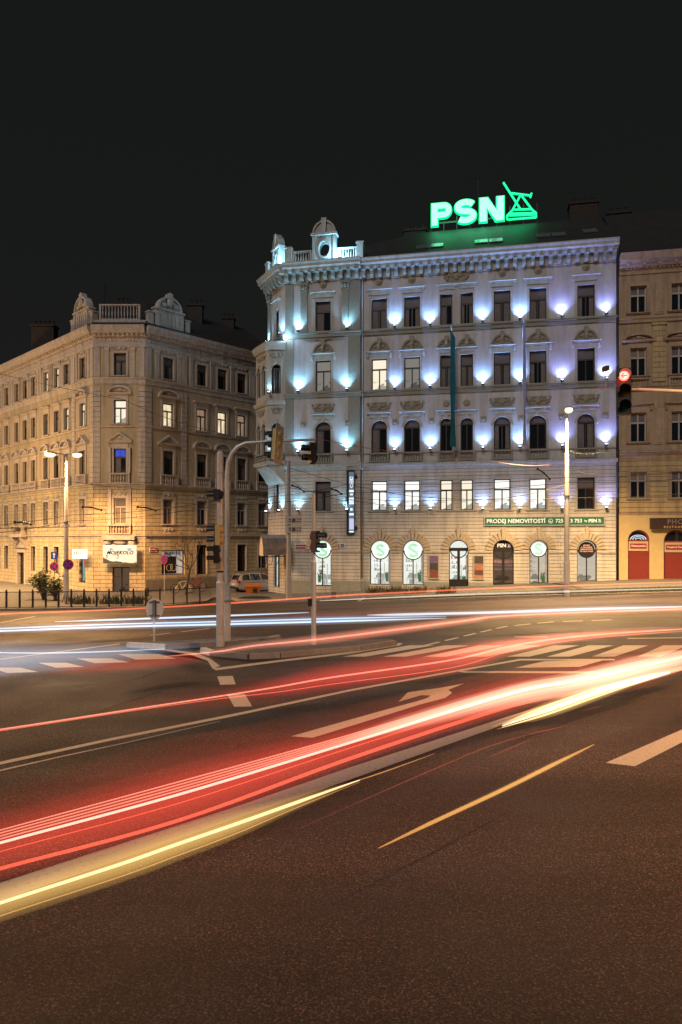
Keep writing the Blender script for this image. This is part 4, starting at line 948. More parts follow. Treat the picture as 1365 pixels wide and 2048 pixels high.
left_side('L', LL, -27, 0, cLft, [(-1.75, 1.0, 0.0, 2.3), (-6.2,0.9,0.5,2.2), (-8.2,0.9,0.5,2.2), (-10.7,0.9,0.6,2.2), (-13.1,1.5,-0.9,3.0), (-16.6,0.9,0.6,2.1), (-18.4,0.9,0.6,2.1), (-20.3,0.9,0.6,2.1)])
# ground floor openings
def shopwin(fr, c, wd, z, h, glass, name='shop_window', fm=M_FRAME):
    o = window(left, fr, c-wd/2, z, wd, h, False, glass, 'N', fm); return o
mats_room = L_DIM
d1 = shopwin(LM, 2.0, 1.25, -0.75, 1.95, L_DIM); d1.name = 'shop_door'
link('furniture', MB().box(0.6,0.68,0.12,0.2,0.05,1.9).box(0.1,0.55,0.15,0.19,1.2,1.26).mesh('furniture', M_BLACK), d1)
sw = shopwin(LR_, 2.35, 2.0, 0.55, 1.85, mat('shop_display_backing', (0.4,0.4,0.38), 0.7, emit=(0.8,0.8,0.75), estr=0.35))
link('lettering', text_mesh('MOJEKOLO', 0.27, M_PRINT, bold=0.03, shear=0.3), sw, (1.0, 0.13, 1.62))
link('display', MB().box(0.08,1.35,0.15,0.19,0.1,1.4).mesh('display', M_BLACK), sw)
bwh = MB()
for cxx in (0.75, 1.1): bwh.ring(arc(cxx, 0.55, 0.27, 0, 360, 20), arc(cxx, 0.55, 0.23, 0, 360, 20), 0.12, 0.148)
link('bicycle_wheels', bwh.mesh('bicycle_wheels', M_METAL), sw)
for c, wd, z, h in ((4.9,0.95,0.5,2.3),(8.8,0.9,0.6,2.2),(11.0,0.9,0.8,2.0)): window(left, LR_, c-wd/2, z, wd, h, blind=None, trims=[('surround', surround_mesh(wd, h, False, M_LTRIM, t=0.12))])
o = shopwin(LL, -1.75, 1.0, 0.0, 2.3, lit('lit_side_shop', (0.45,0.55,0.45), 0.6, 1)); link('poster', MB().disc(0.72,1.5,0.2,0.11,0.13,20,0.42).mesh('poster', M_RED), o)
for c in (-6.2,-8.2,-10.7,-16.6,-18.4,-20.3): window(left, LL, c-0.45, 0.55, 0.9, 2.1, trims=[('surround', surround_mesh(0.9, 2.1, False, M_LTRIM, t=0.12))])
o = window(left, LL, -13.85, -0.9, 1.5, 3.0, glass=M_FRAME, fm=M_FRAME, trims=[('surround', surround_mesh(1.5,3.0,False,M_LTRIM,t=0.28,y=-0.16)), ('pediment', pediment_mesh(1.5, 3.34, 1.1, M_LTRIM, e=0.4))]); o.name = 'portal'
# balcony of the portal bay and the corner balcony brackets
place('balcony', cached('balc', lambda: balustrade_mesh(2.6, 0.8, 0, M_LTRIM, y=-0.45, d=0.25, name='balcony').copy()), left, LL, -14.4, 3.6)
place('balcony_floor', MB().box(-1.3,1.3,-0.65,0.0,3.42,3.6).prismx([(0,3.4),(-0.6,3.4),(-0.5,3.1),(-0.1,2.6),(0,2.6)],-1.1,-0.8).prismx([(0,3.4),(-0.6,3.4),(-0.5,3.1),(-0.1,2.6),(0,2.6)],0.8,1.1).mesh('balcony_floor', M_LTRIM), left, LL, -13.1, 0)
place('balcony_floor', MB().box(-1.2,1.2,-0.5,0.0,3.2,3.5).ball((-0.9,-0.2,3.0),(0.3,0.2,0.3)).ball((0.9,-0.2,3.0),(0.3,0.2,0.3)).ball((0,-0.15,3.05),(0.5,0.2,0.2)).mesh('balcony_floor', M_LTRIM), left, LM, 1.93, 0)
place('pilasters', MB().box(-0.85,-0.6,-0.16,0.02,4.3,6.9).box(0.6,0.85,-0.16,0.02,4.3,6.9).box(-0.8,-0.62,-0.2,0.02,8.1,9.95).box(0.62,0.8,-0.2,0.02,8.1,9.95).mesh('pilasters', M_LTRIM), left, LM, 1.93, 0)
place('plinth', MB().box(0,12.9,-0.1,0.02,-1.3,0.25).mesh('plinth', mat('plinth_stone',(0.2,0.17,0.13),0.9,noise=0.2)), left, LR_, 0, 0)
# the body and roof
def wpt(fr, u, w_): return (fr[0] + math.cos(fr[2])*u + math.sin(fr[2])*w_, fr[1] + math.sin(fr[2])*u - math.cos(fr[2])*w_)
Rr, Lr = wpt(LR_, 12.9, 0), wpt(LL, -27, 0)
place('rear_wall', MB().prismz([wpt(LL,-26.9,-0.35), (0.25,0.4), (3.55,0.4), wpt(LR_,12.8,-0.35), wpt(LR_,12.8,-10), wpt(LR_,5,-12), wpt(LL,-5,-12), wpt(LL,-26.9,-10)], -1.2, 18.5).mesh('rear_wall', mat('inner_wall', (0.06,0.055,0.05), 0.9)), left, LM, 0, 0)
rb = MB(); e0l = 18.87; rz = 22.6
P0 = [wpt(LL,-27,0.4), (-0.15,-0.45), (3.92,-0.45), wpt(LR_,12.9,0.4)]; P1 = [wpt(LL,-27,-5), wpt(LL,-3.0,-5.0), wpt(LR_,3.0,-5.0), wpt(LR_,12.9,-5)]; P2 = [wpt(LL,-26.9,-10), wpt(LL,-5,-12), wpt(LR_,5,-12), wpt(LR_,12.8,-10)]
for k, (Pp, zz) in enumerate(((P0,e0l),(P1,rz),(P2,18.9))):
    for p in Pp: rb.v.append((p[0], p[1], zz))
for k in range(3): rb.f += [(k,k+1,k+5,k+4),(k+4,k+5,k+9,k+8)]
rb.f += [(0,4,8),(3,11,7)]
lroof = place('roof', rb.mesh('roof', M_ROOF), left, LM, 0, 0)
def chim_at(px, Y, z, sx, sy, h, pots=3): return chimney(lroof, (px-682.5)/F*Y + 18.11, Y - 50, z, sx, sy, h, pots)
chim_at(90, 58, 19.9, 1.9, 0.9, 1.3, 5); chim_at(392, 57.5, 22.2, 1.2, 0.7, 0.6); chim_at(458, 61, 22.3, 1.0, 0.7, 0.5); chim_at(246, 56.5, 22.3, 1.1, 0.6, 0.3)
link('aerial', MB().tube([(0,0,0),(0,0,2.4)],0.04,6).tube([(-0.35,0,1.9),(0.35,0,1.9)],0.02,5).tube([(-0.25,0,2.2),(0.25,0,2.2)],0.02,5).mesh('aerial', M_IRON), lroof, ((210-682.5)/F*56+18.11, 6, 21.8))
# stepped attic: balustrade over the corner and a curved gable on each side
bzl = 18.9
place('parapet', balustrade_mesh(3.0, 1.15, 12, M_LTRIM, y=0.1, name='parapet'), left, LM, 0.38, bzl+0.42)
place('parapet_base', MB().box(0.0,3.77,0.0,0.3,0,0.42).mesh('parapet_base', M_LTRIM), left, LM, 0, bzl)
def gable_l(fr, c, W_):
    b = MB(); b.box(-W_/2, W_/2, 0.05, 0.5, 0, 1.75); b.box(-W_/2-0.08, W_/2+0.08, -0.03, 0.55, 1.752, 1.9)
    b.ring(arc(0,1.9,W_*0.42,0,180,16,1.15), arc(0,1.9,W_*0.42-0.14,0,180,16,1.0), -0.05, 0.5); b.prism(arc(0,1.9,W_*0.42-0.14,0,180,16,1.0), 0.1, 0.45)
    b.prism([(-0.3,2.75),(0.3,2.75),(0.2,3.3),(0,3.42),(-0.2,3.3)], -0.03, 0.4); b.ball((0,0.0,2.5),(0.3,0.16,0.4)); b.ball((-0.5,0.05,2.25),(0.3,0.1,0.2)); b.ball((0.5,0.05,2.25),(0.3,0.1,0.2))
    for s_ in (-1,1): b.box(s_*W_*0.42-0.12, s_*W_*0.42+0.12, -0.03, 0.04, 0.3, 1.6)
    for k in range(5): b.box(-0.75+0.34*k, -0.6+0.34*k, 0.0, 0.06, 0.5, 1.4)
    for s_ in (-1,1): b.box(s_*(W_/2+0.35)-0.22, s_*(W_/2+0.35)+0.22, 0.05, 0.5, 0, 1.3); b.box(s_*(W_/2+0.35)-0.27, s_*(W_/2+0.35)+0.27, 0.0, 0.55, 1.3, 1.42)
    g_ = place('attic_gable', b.mesh('attic_gable', M_LTRIM), left, fr, c, bzl); g_.scale = (0.95, 1, 0.86); return g_
gable_l(LR_, 2.1, 2.6); gable_l(LL, -2.1, 2.6)
# shop signs on the house
sg = empty('shop_sign', (0,0,0), 0, 'white lit board reading MOJEKOLO over the corner shop door', 'shop sign')
bp_ = at(240.5, 1110, 49.3); sg.location = bp_
MB().box(-1.21,1.21,-0.06,0.06,-0.62,0.72).build('board', mat('lit_sign_face', (0.5,0.5,0.48), 0.5, emit=(0.85,0.9,0.85), estr=0.35), sg)
link('lettering', text_mesh('MOJEKOLO', 0.36, M_PRINT, bold=0.02, shear=0.35, space=1.05), sg, (0, -0.07, 0.16))
bsil = MB(); rd = random.Random(4); pts = [(-1.2,-0.61)]
for q in range(16): pts.append((-1.2+2.4*q/15, -0.61+0.42*math.exp(-q/3.2)+rd.uniform(0.02,0.12)))
bsil.prism(pts + [(1.2,-0.61)], -0.075, -0.062)
for px_ in (-0.95, -0.15): bsil.ring(arc(px_, -0.22, 0.07, 0, 360, 10), arc(px_, -0.22, 0.05, 0, 360, 10), -0.075, -0.062); bsil.box(px_+0.02, px_+0.06, -0.075, -0.062, -0.22, 0.0); bsil.box(px_-0.05, px_+0.1, -0.075, -0.062, -0.05, -0.01)
link('skyline', bsil.mesh('skyline', mat('dark_grey_print', (0.06,0.06,0.06), 0.6)), sg)
for x in (-0.7, 0.55):
    a_ = MB().tube([(0,0.2,0.55),(0,-0.35,0.62),(0,-0.5,0.5)],0.02,6).box(-0.14,0.14,-0.58,-0.42,0.42,0.5).build('sign_lamp', M_IRON, sg, (x,0,0.3))
    d = bpy.data.lights.new('sign_lamp_bulb','SPOT'); d.energy = 5; d.spot_size = R(140); d.color = (1,0.98,0.85); d.shadow_soft_size = 0.08
    l = bpy.data.objects.new('sign_lamp_bulb', d); col.objects.link(l); l.parent = a_; l.location = (0,-0.5,0.39); l.rotation_euler = (R(40),0,0)
s2 = empty('shop_sign', at(160, 1108, 50.2), LL[2], 'small white light box with rounded corners left of the bicycle shop', 'shop sign')
MB().box(-0.95,0.95,-0.12,0.12,-0.33,0.33).build('board', mat('lit_box_face', (0.8,0.8,0.8), 0.5, emit=(0.95,0.97,1.0), estr=1.0), s2)
link('lettering', text_mesh('MOJEKOLO', 0.3, mat('pale_grey_print',(0.3,0.3,0.3),0.6), bold=0.01), s2, (0,-0.13,0.05))

# ------------------------------------------------------------------ the tawny neighbour on the right
nei = empty('town_house', mp(8.12) + (0,), ANG, 'tawny town house right of the pale corner house, dark red restaurant doors', 'building')
NZ = dict(f4=(17.75,1.72), f3=(13.7,1.8), f2=(9.46,1.9), f1=(5.85,1.72)); NW = 0.98
nc = [1.17, 3.62, 6.1, 8.6, 11.1]; nu1 = 13.0
gn = [(0.54,1.30),(2.68,1.45),(5.3,1.4),(7.9,1.4),(10.4,1.4)]
hs = [hole_rect(c-NW/2, c+NW/2, *[NZ[k][0], sum(NZ[k])]) for c in nc for k in ('f4','f3','f2')]
place('wall', wall(MB(), hole_rect(0, nu1, 8.7, 20.2), hs, 0.22).mesh('wall', M_NEI), nei, FM, 0, 0)
hd = [hole_rect(c-NW/2, c+NW/2, NZ['f1'][0], sum(NZ['f1'])) for c in nc]
place('middle_wall', wall(MB(), hole_rect(0, nu1, 4.85, 8.7), hd, 0.25, y=-0.03).mesh('middle_wall', M_NEIR), nei, FM, 0, 0)
place('lower_wall', wall(MB(), hole_rect(0, nu1, -0.5, 4.85), [hole_arch(u, u+W_, 0.4, 3.85) for u, W_ in gn], 0.25, y=-0.03).mesh('lower_wall', mat('yellow_plaster', (0.55,0.42,0.2), 0.9, noise=0.1)), nei, FM, 0, 0)
for i, c in enumerate(nc):
    for k in ('f4','f3','f2','f1'):
        z, h = NZ[k]; T = [('surround', surround_mesh(NW, h, False, M_NTRIM, t=0.2)), ('sill', sill_mesh(NW, M_NTRIM, e=0.25))]
        if k == 'f3': T += [('pediment', pediment_mesh(NW, h+0.35, 0.42, M_NTRIM, e=0.5, kind='arc')), ('balustrade', cached('nb', lambda: setattr_z(balustrade_mesh(1.4, 0.6, 6, M_NTRIM, y=-0.1).copy(), -0.2, -0.75)))]
        if k == 'f2': T += [('hood', hood_mesh(NW, h+0.42, M_NTRIM, e=0.4))]
        window(nei, FM, c-NW/2, z, NW, h, False, M_GLASS, 'X', M_FRAMEL, M_CURT if (i+ord(k[1]))%2 else M_BLIND, T)
for c in [2.4, 4.9, 7.4, 9.9]:
    for z0, z1 in ((17.6,19.6),(9.3,11.6)): place('wall_panel', MB().box(-0.3,0.3,-0.05,0.02,z0,z1).box(-0.2,0.2,-0.08,0.0,z0+0.12,z1-0.12).mesh('wall_panel', M_NTRIM), nei, FM, c, 0)
    place('pilaster', MB().box(-0.38,0.38,-0.08,0.02,13.3,16.9).box(-0.46,0.46,-0.13,0.02,16.9,17.05).mesh('pilaster', M_NEIR), nei, FM, c, 0)
for nm, prof in (('cornice',[(0,20.2),(0.06,20.2),(0.08,20.55),(0.3,20.65),(0.34,20.8),(0.6,20.95),(0.66,21.2),(0.74,21.38),(-0.3,21.45),(-0.3,20.2)]),
                 ('string_course',[(-0.02,17.1),(0.1,17.1),(0.12,17.25),(0.2,17.35),(-0.02,17.45)]),('string_course',[(-0.02,12.75),(0.1,12.75),(0.14,12.9),(0.22,12.98),(-0.02,13.05)]),
                 ('cornice',[(-0.05,8.35),(0.06,8.35),(0.1,8.6),(0.26,8.72),(0.28,8.88),(0.08,8.95),(0.06,9.2),(-0.05,9.25)]),('string_course',[(-0.05,4.8),(0.05,4.8),(0.08,4.92),(0.14,5.0),(-0.05,5.05)])):
    mould(nm, 0.0, nu1, prof, M_NTRIM, FM, nei)
dn = MB()
for q in range(52): dn.box(0.12+q*0.25, 0.24+q*0.25, -0.2, -0.05, 20.5, 20.62)
dn.box(0.05,nu1-0.05,-0.19,0.0,20.63,20.66)
for q in range(13): place('bracket', cached('nbr', lambda: MB().prismx([(-0.06,20.93),(-0.5,20.93),(-0.4,20.72),(-0.06,20.68)], -0.1, 0.1).mesh('bracket', M_NTRIM)), nei, FM, 0.5+q*0.95, 0)
place('dentils', dn.mesh('dentils', M_NTRIM), nei, FM, 0, 0)
for i, (u, W_) in enumerate(gn):
    h = 3.45; zc = h - W_/2; b = MB(); b.ring(arc(W_/2, zc, W_/2, 0, 180, 14), arc(W_/2, zc, W_/2-0.1, 0, 180, 14), 0.1, 0.2); b.box(0,0.06,0.1,0.2,0,zc); b.box(W_-0.06,W_,0.1,0.2,0,zc); b.box(0.06,W_-0.06,0.1,0.2,zc-0.08,zc+0.02)
    o = place('shutter_door', b.mesh('shutter_door', M_DOOR), nei, FM, u, 0.4)
    link('pane', MB().prism([(0.1,zc),(W_-0.1,zc)] + arc(W_/2, zc, W_/2-0.1, 3, 177, 12), 0.14, 0.17).mesh('pane', M_GLASS), o)
    sh = MB(); 
    for q in range(18): sh.box(0.06, W_-0.06, 0.14 + 0.012*(q % 2), 0.2, 0.0+q*(zc-0.7)/18, (q+1)*(zc-0.7)/18)
    link('shutter', sh.mesh('shutter', M_DOOR), o)
    link('sign_panel', MB().box(0.06, W_-0.06, 0.1, 0.2, zc-0.7, zc-0.08).mesh('sign_panel', mat('cream_panel', (0.5,0.38,0.22), 0.7)), o)
    link('sign_plate', MB().box(0.16, W_-0.16, 0.08, 0.1, zc-0.54, zc-0.22).mesh('sign_plate', mat('red_plate', (0.3,0.03,0.04), 0.5)), o)
    tx_ = ['Vietnamská', 'Thajská & Česká'][i % 2]
    link('lettering', text_mesh(tx_, 0.19 if i % 2 == 0 else 0.15, M_WHITE, bold=0.02), o, (W_/2, 0.075, zc-0.38))
    if i == 0:
        ar = MB()
        for r_ in (0.2, 0.36, 0.5): ar.ring(arc(W_/2, zc+0.03, r_, 0, 180, 12, r_*0.62), arc(W_/2, zc+0.03, r_-0.07, 0, 180, 12, r_*0.62-0.05), 0.12, 0.139)
        link('neon', ar.mesh('neon', emis('pale_neon', (0.8,0.9,1.0), 0.9)), o)
rs = empty('restaurant_sign', (0,0,0), ANG, 'dark brown fascia sign reading RESTAURANT above the second red door', 'shop sign')
q_ = at(1300, 1048, 43.3); rs.location = q_
MB().box(0,5.2,-0.1,0.06,-0.32,0.38).build('board', mat('brown_fascia', (0.04,0.02,0.015), 0.5), rs)
link('lettering', text_mesh('RESTAURANT', 0.2, mat('gold_lettering',(0.6,0.42,0.12),0.4), bold=0.01, align='LEFT', space=1.5), rs, (0.8,-0.11,-0.2))
link('lettering', text_mesh('PHO LA', 0.42, mat('faded_lettering',(0.22,0.16,0.12),0.4), bold=0.02, align='LEFT', space=1.2), rs, (1.0,-0.11,0.12))
nr = MB().prismx([(-0.6,21.45),(5.5,26.6),(9,26.6),(12,21.45)], 0.0, nu1); nroof = place('roof', nr.mesh('roof', M_ROOF), nei, FM, 0, 0)
place('rear_wall', MB().box(0.02,nu1-0.02,0.45,12.5,-0.5,20.15).mesh('rear_wall', mat('inner_wall',(0.06,0.055,0.05),0.9)), nei, FM, 0, 0)
chimney(nroof, 1.2, 6.4, 26.4, 1.6, 0.9, 0.5)

# ------------------------------------------------------------------ signs on the pale house
rsn = empty('rooftop_sign', mp(-3.9, -6.2) + (0,), ANG, 'glowing green rooftop sign reading PSN with a line drawing of a deckchair-like emblem', 'neon sign')
FS = Vector(mp(0, -6.2)); fd = Vector((math.cos(ANG), math.sin(ANG))); fn = Vector((fd.y, -fd.x))
def suv(px, py):                                        # photo point on the sign plane
    r = Vector(((px-682.5)/F, 1)); t = FS.dot(fn)/r.dot(fn); p = r*t; return ((p - Vector(mp(-3.9, -6.2))).dot(fd), CZ + (HZ-py)/F*t)
M_FACE = emis('sign_face', (0.50, 1.0, 0.82), 1.15); M_NEON = emis('green_neon', (0.0, 0.75, 0.22), 2.4); M_LINE = emis('green_line', (0.03, 0.95, 0.38), 1.6)
def letter(kind, x0, x1, yb, yt):
    (u0, v0), (u1, v1) = suv(x0, yb), suv(x1, yt); W_, H_ = u1-u0, v1-v0; t = 0.30*W_
    def bld(m, grow, y0, y1, nm, par):
        b = MB(); g_ = grow
        if kind == 'P':
            b.prism([(-g_,-g_),(t+g_,-g_),(t+g_,H_*0.30-g_+2*g_*0) if g_ else (t,H_*0.34),(t+g_,H_+g_),(-g_,H_+g_)] if g_ else [(0,0),(t,0),(t,H_),(0,H_)], y0, y1)
            rr = H_*0.33; wd = H_*0.24 + 2*g_
            ribbon(b, [(t*0.9,H_-H_*0.12),(W_-rr,H_-H_*0.12)] + [(W_-rr+(rr-H_*0.12)*math.cos(R(a)), H_-rr+(rr-H_*0.12)*math.sin(R(a))) for a in range(90,-91,-18)] + [(t*0.9,H_-2*rr+H_*0.12)], wd, y0+0.001, y1-0.001)
        elif kind == 'N':
            b.prism([(-g_,-g_),(t*0.95+g_,-g_),(t*0.95+g_,H_+g_),(-g_,H_+g_)], y0, y1); b.prism([(W_-t*0.95-g_,-g_),(W_+g_,-g_),(W_+g_,H_+g_),(W_-t*0.95-g_,H_+g_)], y0, y1)
            b.prism([(0,H_+g_),(t*1.05+g_,H_+g_),(W_,-g_),(W_-t*1.05-g_,-g_)], y0+0.001, y1-0.001)
        else:
            a1 = W_*0.5-H_*0.115; pth = [(W_/2+a1*math.cos(R(a)), H_*0.695+H_*0.195*math.sin(R(a))) for a in range(28, 271, 16)] + [(W_/2+a1*math.cos(R(a)), H_*0.305+H_*0.195*math.sin(R(a))) for a in range(85,-153,-16)]
            ribbon(b, pth, H_*0.235+2*g_, y0, y1)
        o = b.mesh(nm, m); return link(nm, o, par, (u0, 0, v0) if par is rsn else (0,0,0))
    L = bld(M_NEON, 0.07, -0.02, 0.18, 'letter', rsn); bld(M_FACE, 0.0, -0.1, -0.021, 'letter_face', L)
letter('P', 864, 903, 452, 405); letter('S', 910, 953, 448, 398); letter('N', 960, 1008, 444, 393)
q = lambda x, y: (lambda p: (p[0], p[1]))(suv(860+x*0.37, 340+y*0.37))
lgp = [[(398,68),(492,215)],[(440,125),(545,138)],[(550,125),(543,150)],[(492,133),(447,216)],[(492,133),(550,211)],[(445,215),(550,211)],[(446,218),(418,246)],[(550,212),(574,232)],[(430,236),(572,232)],[(418,246),(574,241)],[(418,268),(575,256)],[(574,232),(575,257)],[(418,246),(418,268)]]
em_ = MB(); strokes(em_, [[q(*p) for p in L] for L in lgp], 0.13, -0.02, 0.06); em = em_.build('emblem', M_NEON, rsn)
em2 = MB(); strokes(em2, [[q(*p) for p in L] for L in lgp], 0.07, -0.07, -0.021); em2.build('emblem_tube', M_LINE, em)
fr_ = MB(); (ua, va), (ub, vb) = suv(862, 458), suv(1075, 446)
fr_.box(ua, ub, 0.2, 0.28, 27.5, 27.62)
for k in range(9): x = ua+(ub-ua)*k/8; fr_.box(x-0.03,x+0.03,0.2,0.26,26.9,28.4)
fr_.build('sign_frame', M_IRON, rsn)
for k, e in ((0.8,50),(3.2,50),(5.6,25)):
    d = bpy.data.lights.new('sign_glow','AREA'); d.shape = 'RECTANGLE'; d.size = 2.0; d.size_y = 0.5; d.energy = e; d.color = (0.05,1.0,0.35)
    l = bpy.data.objects.new('sign_glow', d); col.objects.link(l); l.parent = rsn; l.location = (k,-0.7,28.2); l.rotation_euler = (R(25),0,0)
an = MB().tube([(0,0,0),(0,0,3.2)],0.04,6).ball((0,0,3.3),0.12,8,6); an = an.build('aerial_mast', M_IRON, None, tuple(at(957, 440, 52.5))); tag(an, 'thin dark aerial mast rising behind the green rooftop letters', 'aerial')
bn = empty('banner', (0,0,0), ANG, 'long green banner reading PRODEJ NEMOVITOSTÍ across the pale corner house', 'banner')
pb_, pe_ = at(971, 1042.8, 45.58), at(1208, 1042.2, 44.1); pb_ = Vector(mp(-0.32, 0.12)); bn.location = (pb_.x, pb_.y, 4.44); BW = 7.5
MB().box(0,BW,-0.03,0.03,-0.25,0.25).build('board', M_GREEN, bn); MB().box(-0.05,0,-0.05,0.04,-0.3,0.3).box(BW,BW+0.05,-0.05,0.04,-0.3,0.3).box(0,BW,-0.05,0.04,0.25,0.3).box(0,BW,-0.05,0.04,-0.3,-0.25).build('frame', M_PAINTGREY, bn)
def btext(s, x, size, **k): link('lettering', text_mesh(s, size, M_LTXT, align='LEFT', **k), bn, (x, -0.035, 0.0))
btext('PRODEJ NEMOVITOSTÍ', 0.1, 0.37, bold=0.022)
btext('725', 4.5, 0.33, bold=0.02); btext('3 753', 5.42, 0.33, bold=0.02); btext('by', 6.3, 0.18); btext('PSN', 6.55, 0.3, bold=0.035)
link('emblem', MB().ring(arc(4.2,0,0.15,0,360,16), arc(4.2,0,0.12,0,360,16), -0.045, -0.031).ring(arc(4.22,0.02,0.09,180,300,6), arc(4.22,0.02,0.04,180,300,6), -0.045,-0.031).mesh('emblem', M_LTXT), bn)
link('emblem', strokes(MB(), [[(7.15,0.14),(7.25,0)],[(7.18,0.1),(7.3,0.08)],[(7.12,-0.08),(7.35,-0.08)],[(7.24,0.09),(7.16,-0.03),(7.32,-0.03),(7.24,0.09)]], 0.02, -0.04, -0.031).mesh('emblem', M_LTXT), bn)
vs_ = empty('vertical_light_box', mp(-9.33, 0.45) + (5.77,), ANG+R(8), 'tall narrow dark light box with a shield emblem hanging beside the drainpipe', 'light box')
MB().box(-0.30,0.24,0.0,0.16,-2.2,2.2).build('case', M_BLACK, vs_)
MB().box(-0.14,0.22,-0.012,-0.001,-2.1,2.1).build('panel', mat('light_box_face', (0.1,0.15,0.2), 0.4, emit=(0.16,0.26,0.36), estr=0.45), vs_)
e_ = MB(); ribbon(e_, [(-0.05,1.75),(0.13,1.75),(0.14,1.35),(0.11,1.1),(0.04,1.0),(-0.03,1.1),(-0.06,1.35),(-0.05,1.77)], 0.04, -0.03, -0.013); e_.box(-0.02,0.1,-0.03,-0.013,1.56,1.62).box(0.02,0.06,-0.03,-0.013,1.2,1.56)
for z0, z1, xw in ((0.7,0.86,0.15),(0.5,0.6,0.1),(0.22,0.36,0.16),(0.05,0.18,0.16),(-0.12,0.01,0.16),(-0.55,-0.4,0.08),(-0.88,-0.74,0.15),(-2.04,-1.96,0.15)): e_.box(0.04-xw,0.04+xw,-0.03,-0.013,z0,z1)
e_.build('lettering', emis('white_light_box', (0.85,0.93,1.0), 1.3), vs_); MB().box(-0.11,0.2,-0.03,-0.013,-1.85,-1.1).build('screen', emis('pale_screen', (0.65,0.68,0.95), 0.9), vs_)
for z in (1.8,-1.75): MB().box(0.24,0.42,0.02,0.14,z-0.12,z+0.12).build('bracket', M_BLACK, vs_)
def poster(u, lab, cols):
    o = empty('poster_frame', mp(u, 0.12) + (1.35,), ANG, lab, 'poster'); MB().box(-0.36,0.36,0.0,0.05,-0.8,0.85).build('frame', M_FRAMEL, o)
    z = 0.78; tot = sum(c[1] for c in cols)
    for c, h in cols: dz = 1.5*h/tot; MB().box(-0.29,0.29,-0.012,-0.001,z-dz+0.002,z).build('print', mat('print_%d' % (abs(hash(c)) % 999983), c, 0.6, noise=0.5, nscale=7), o); z -= dz
poster(-3.7, 'poster with a purple building picture left of the lit glass door', [((0.16,0.1,0.22),1.0),((0.05,0.06,0.05),0.9),((0.22,0.06,0.05),1.1)])
poster(-0.72, 'poster with orange blocks on black right of the lit glass door', [((0.06,0.05,0.05),0.9),((0.35,0.16,0.1),0.8),((0.12,0.05,0.04),0.6),((0.4,0.2,0.12),0.4)])
def plate(name, loc, rz, w_, h_, m, lab, cat, txt=None, ts=0.1, group=None):
    o = empty(name, loc, rz, lab, cat, group); MB().box(-w_/2,w_/2,-0.02,0.02,-h_/2,h_/2).build('plate', m, o)
    MB().box(-w_/2-0.03,w_/2+0.03,-0.015,0.03,-h_/2-0.03,-h_/2).box(-w_/2-0.03,w_/2+0.03,-0.015,0.03,h_/2,h_/2+0.03).box(-w_/2-0.03,-w_/2,-0.015,0.03,-h_/2,h_/2).box(w_/2,w_/2+0.03,-0.015,0.03,-h_/2,h_/2).build('rim', M_WHITE, o)
    if txt: link('lettering', text_mesh(txt, ts, M_WHITE, bold=0.02), o, (0,-0.022,0))
    return o
plate('street_name_plate', mp(-12.9,0.32)+(2.72,), ANG, 0.75, 0.3, M_RED, 'red enamel street name plate on the pale house left of its round green window', 'sign', 'RUMUNSKÁ', 0.13)
plate('house_number_plate', mp(-10.32,0.32)+(2.82,), ANG, 0.26, 0.22, M_RED, 'small red house number plate on the pale house', 'sign', '657', 0.12)
plate('house_number_plate', mp(-9.95,0.32)+(2.82,), ANG, 0.22, 0.22, M_BLUE, 'small blue house number plate on the pale house', 'sign', '6', 0.14)
rp = wpt(LR_, 0.62, 0.08); plate('street_name_plate', (rp[0]-18.11, rp[1]+50, 2.5), LR_[2], 0.55, 0.3, M_RED, 'red enamel street name plate on the ochre house by its shop window', 'sign', 'LEGEROVA', 0.1)

# flags
def flag(u, ztop, zbot, m, lab, rz):
    o = empty('flag', mp(u, 0.0) + (0,), ANG, lab, 'flag', 'flags on the pale house')
    MB().tube([(0,-0.03,ztop-0.9),(0.0,-1.3,ztop+0.05)],0.03,8).ball((0,-1.33,ztop+0.07),0.05,8,6).build('flagpole', M_METAL, o)
    b = MB(); n = 26
    for side in (0, 1):
        for i in range(n+1):
            z = ztop - 0.05 - (ztop-zbot)*i/n
            for k in range(6):
                t = k/5.0; y = -1.2 + t*0.6*(1-0.35*i/n); x = rz*(t-0.2)*0.30 + 0.03*math.sin(i*0.4+t*3.5)*(0.3+i/n) + side*0.012
                b.v.append((x, y, z - (0.45*t*(1 - i/n))))
    N = (n+1)*6
    for i in range(n):
        for k in range(5):
            a = i*6+k; b.f += [(a,a+1,a+7,a+6),(N+a,N+a+6,N+a+7,N+a+1)]
        b.f += [(i*6,(i+1)*6,N+(i+1)*6,N+i*6),(i*6+5,N+i*6+5,N+(i+1)*6+5,(i+1)*6+5)]
    b.build('cloth', m, o, smooth=True)
flag(-2.5, 17.1, 9.4, mat('teal_cloth', (0.0,0.11,0.10), 0.8), 'long teal flag hanging before the paired windows', 1)
flag(2.1, 17.3, 9.3, mat('white_cloth', (0.5,0.48,0.55), 0.8), 'long white flag hanging right of the teal one', 0.7)

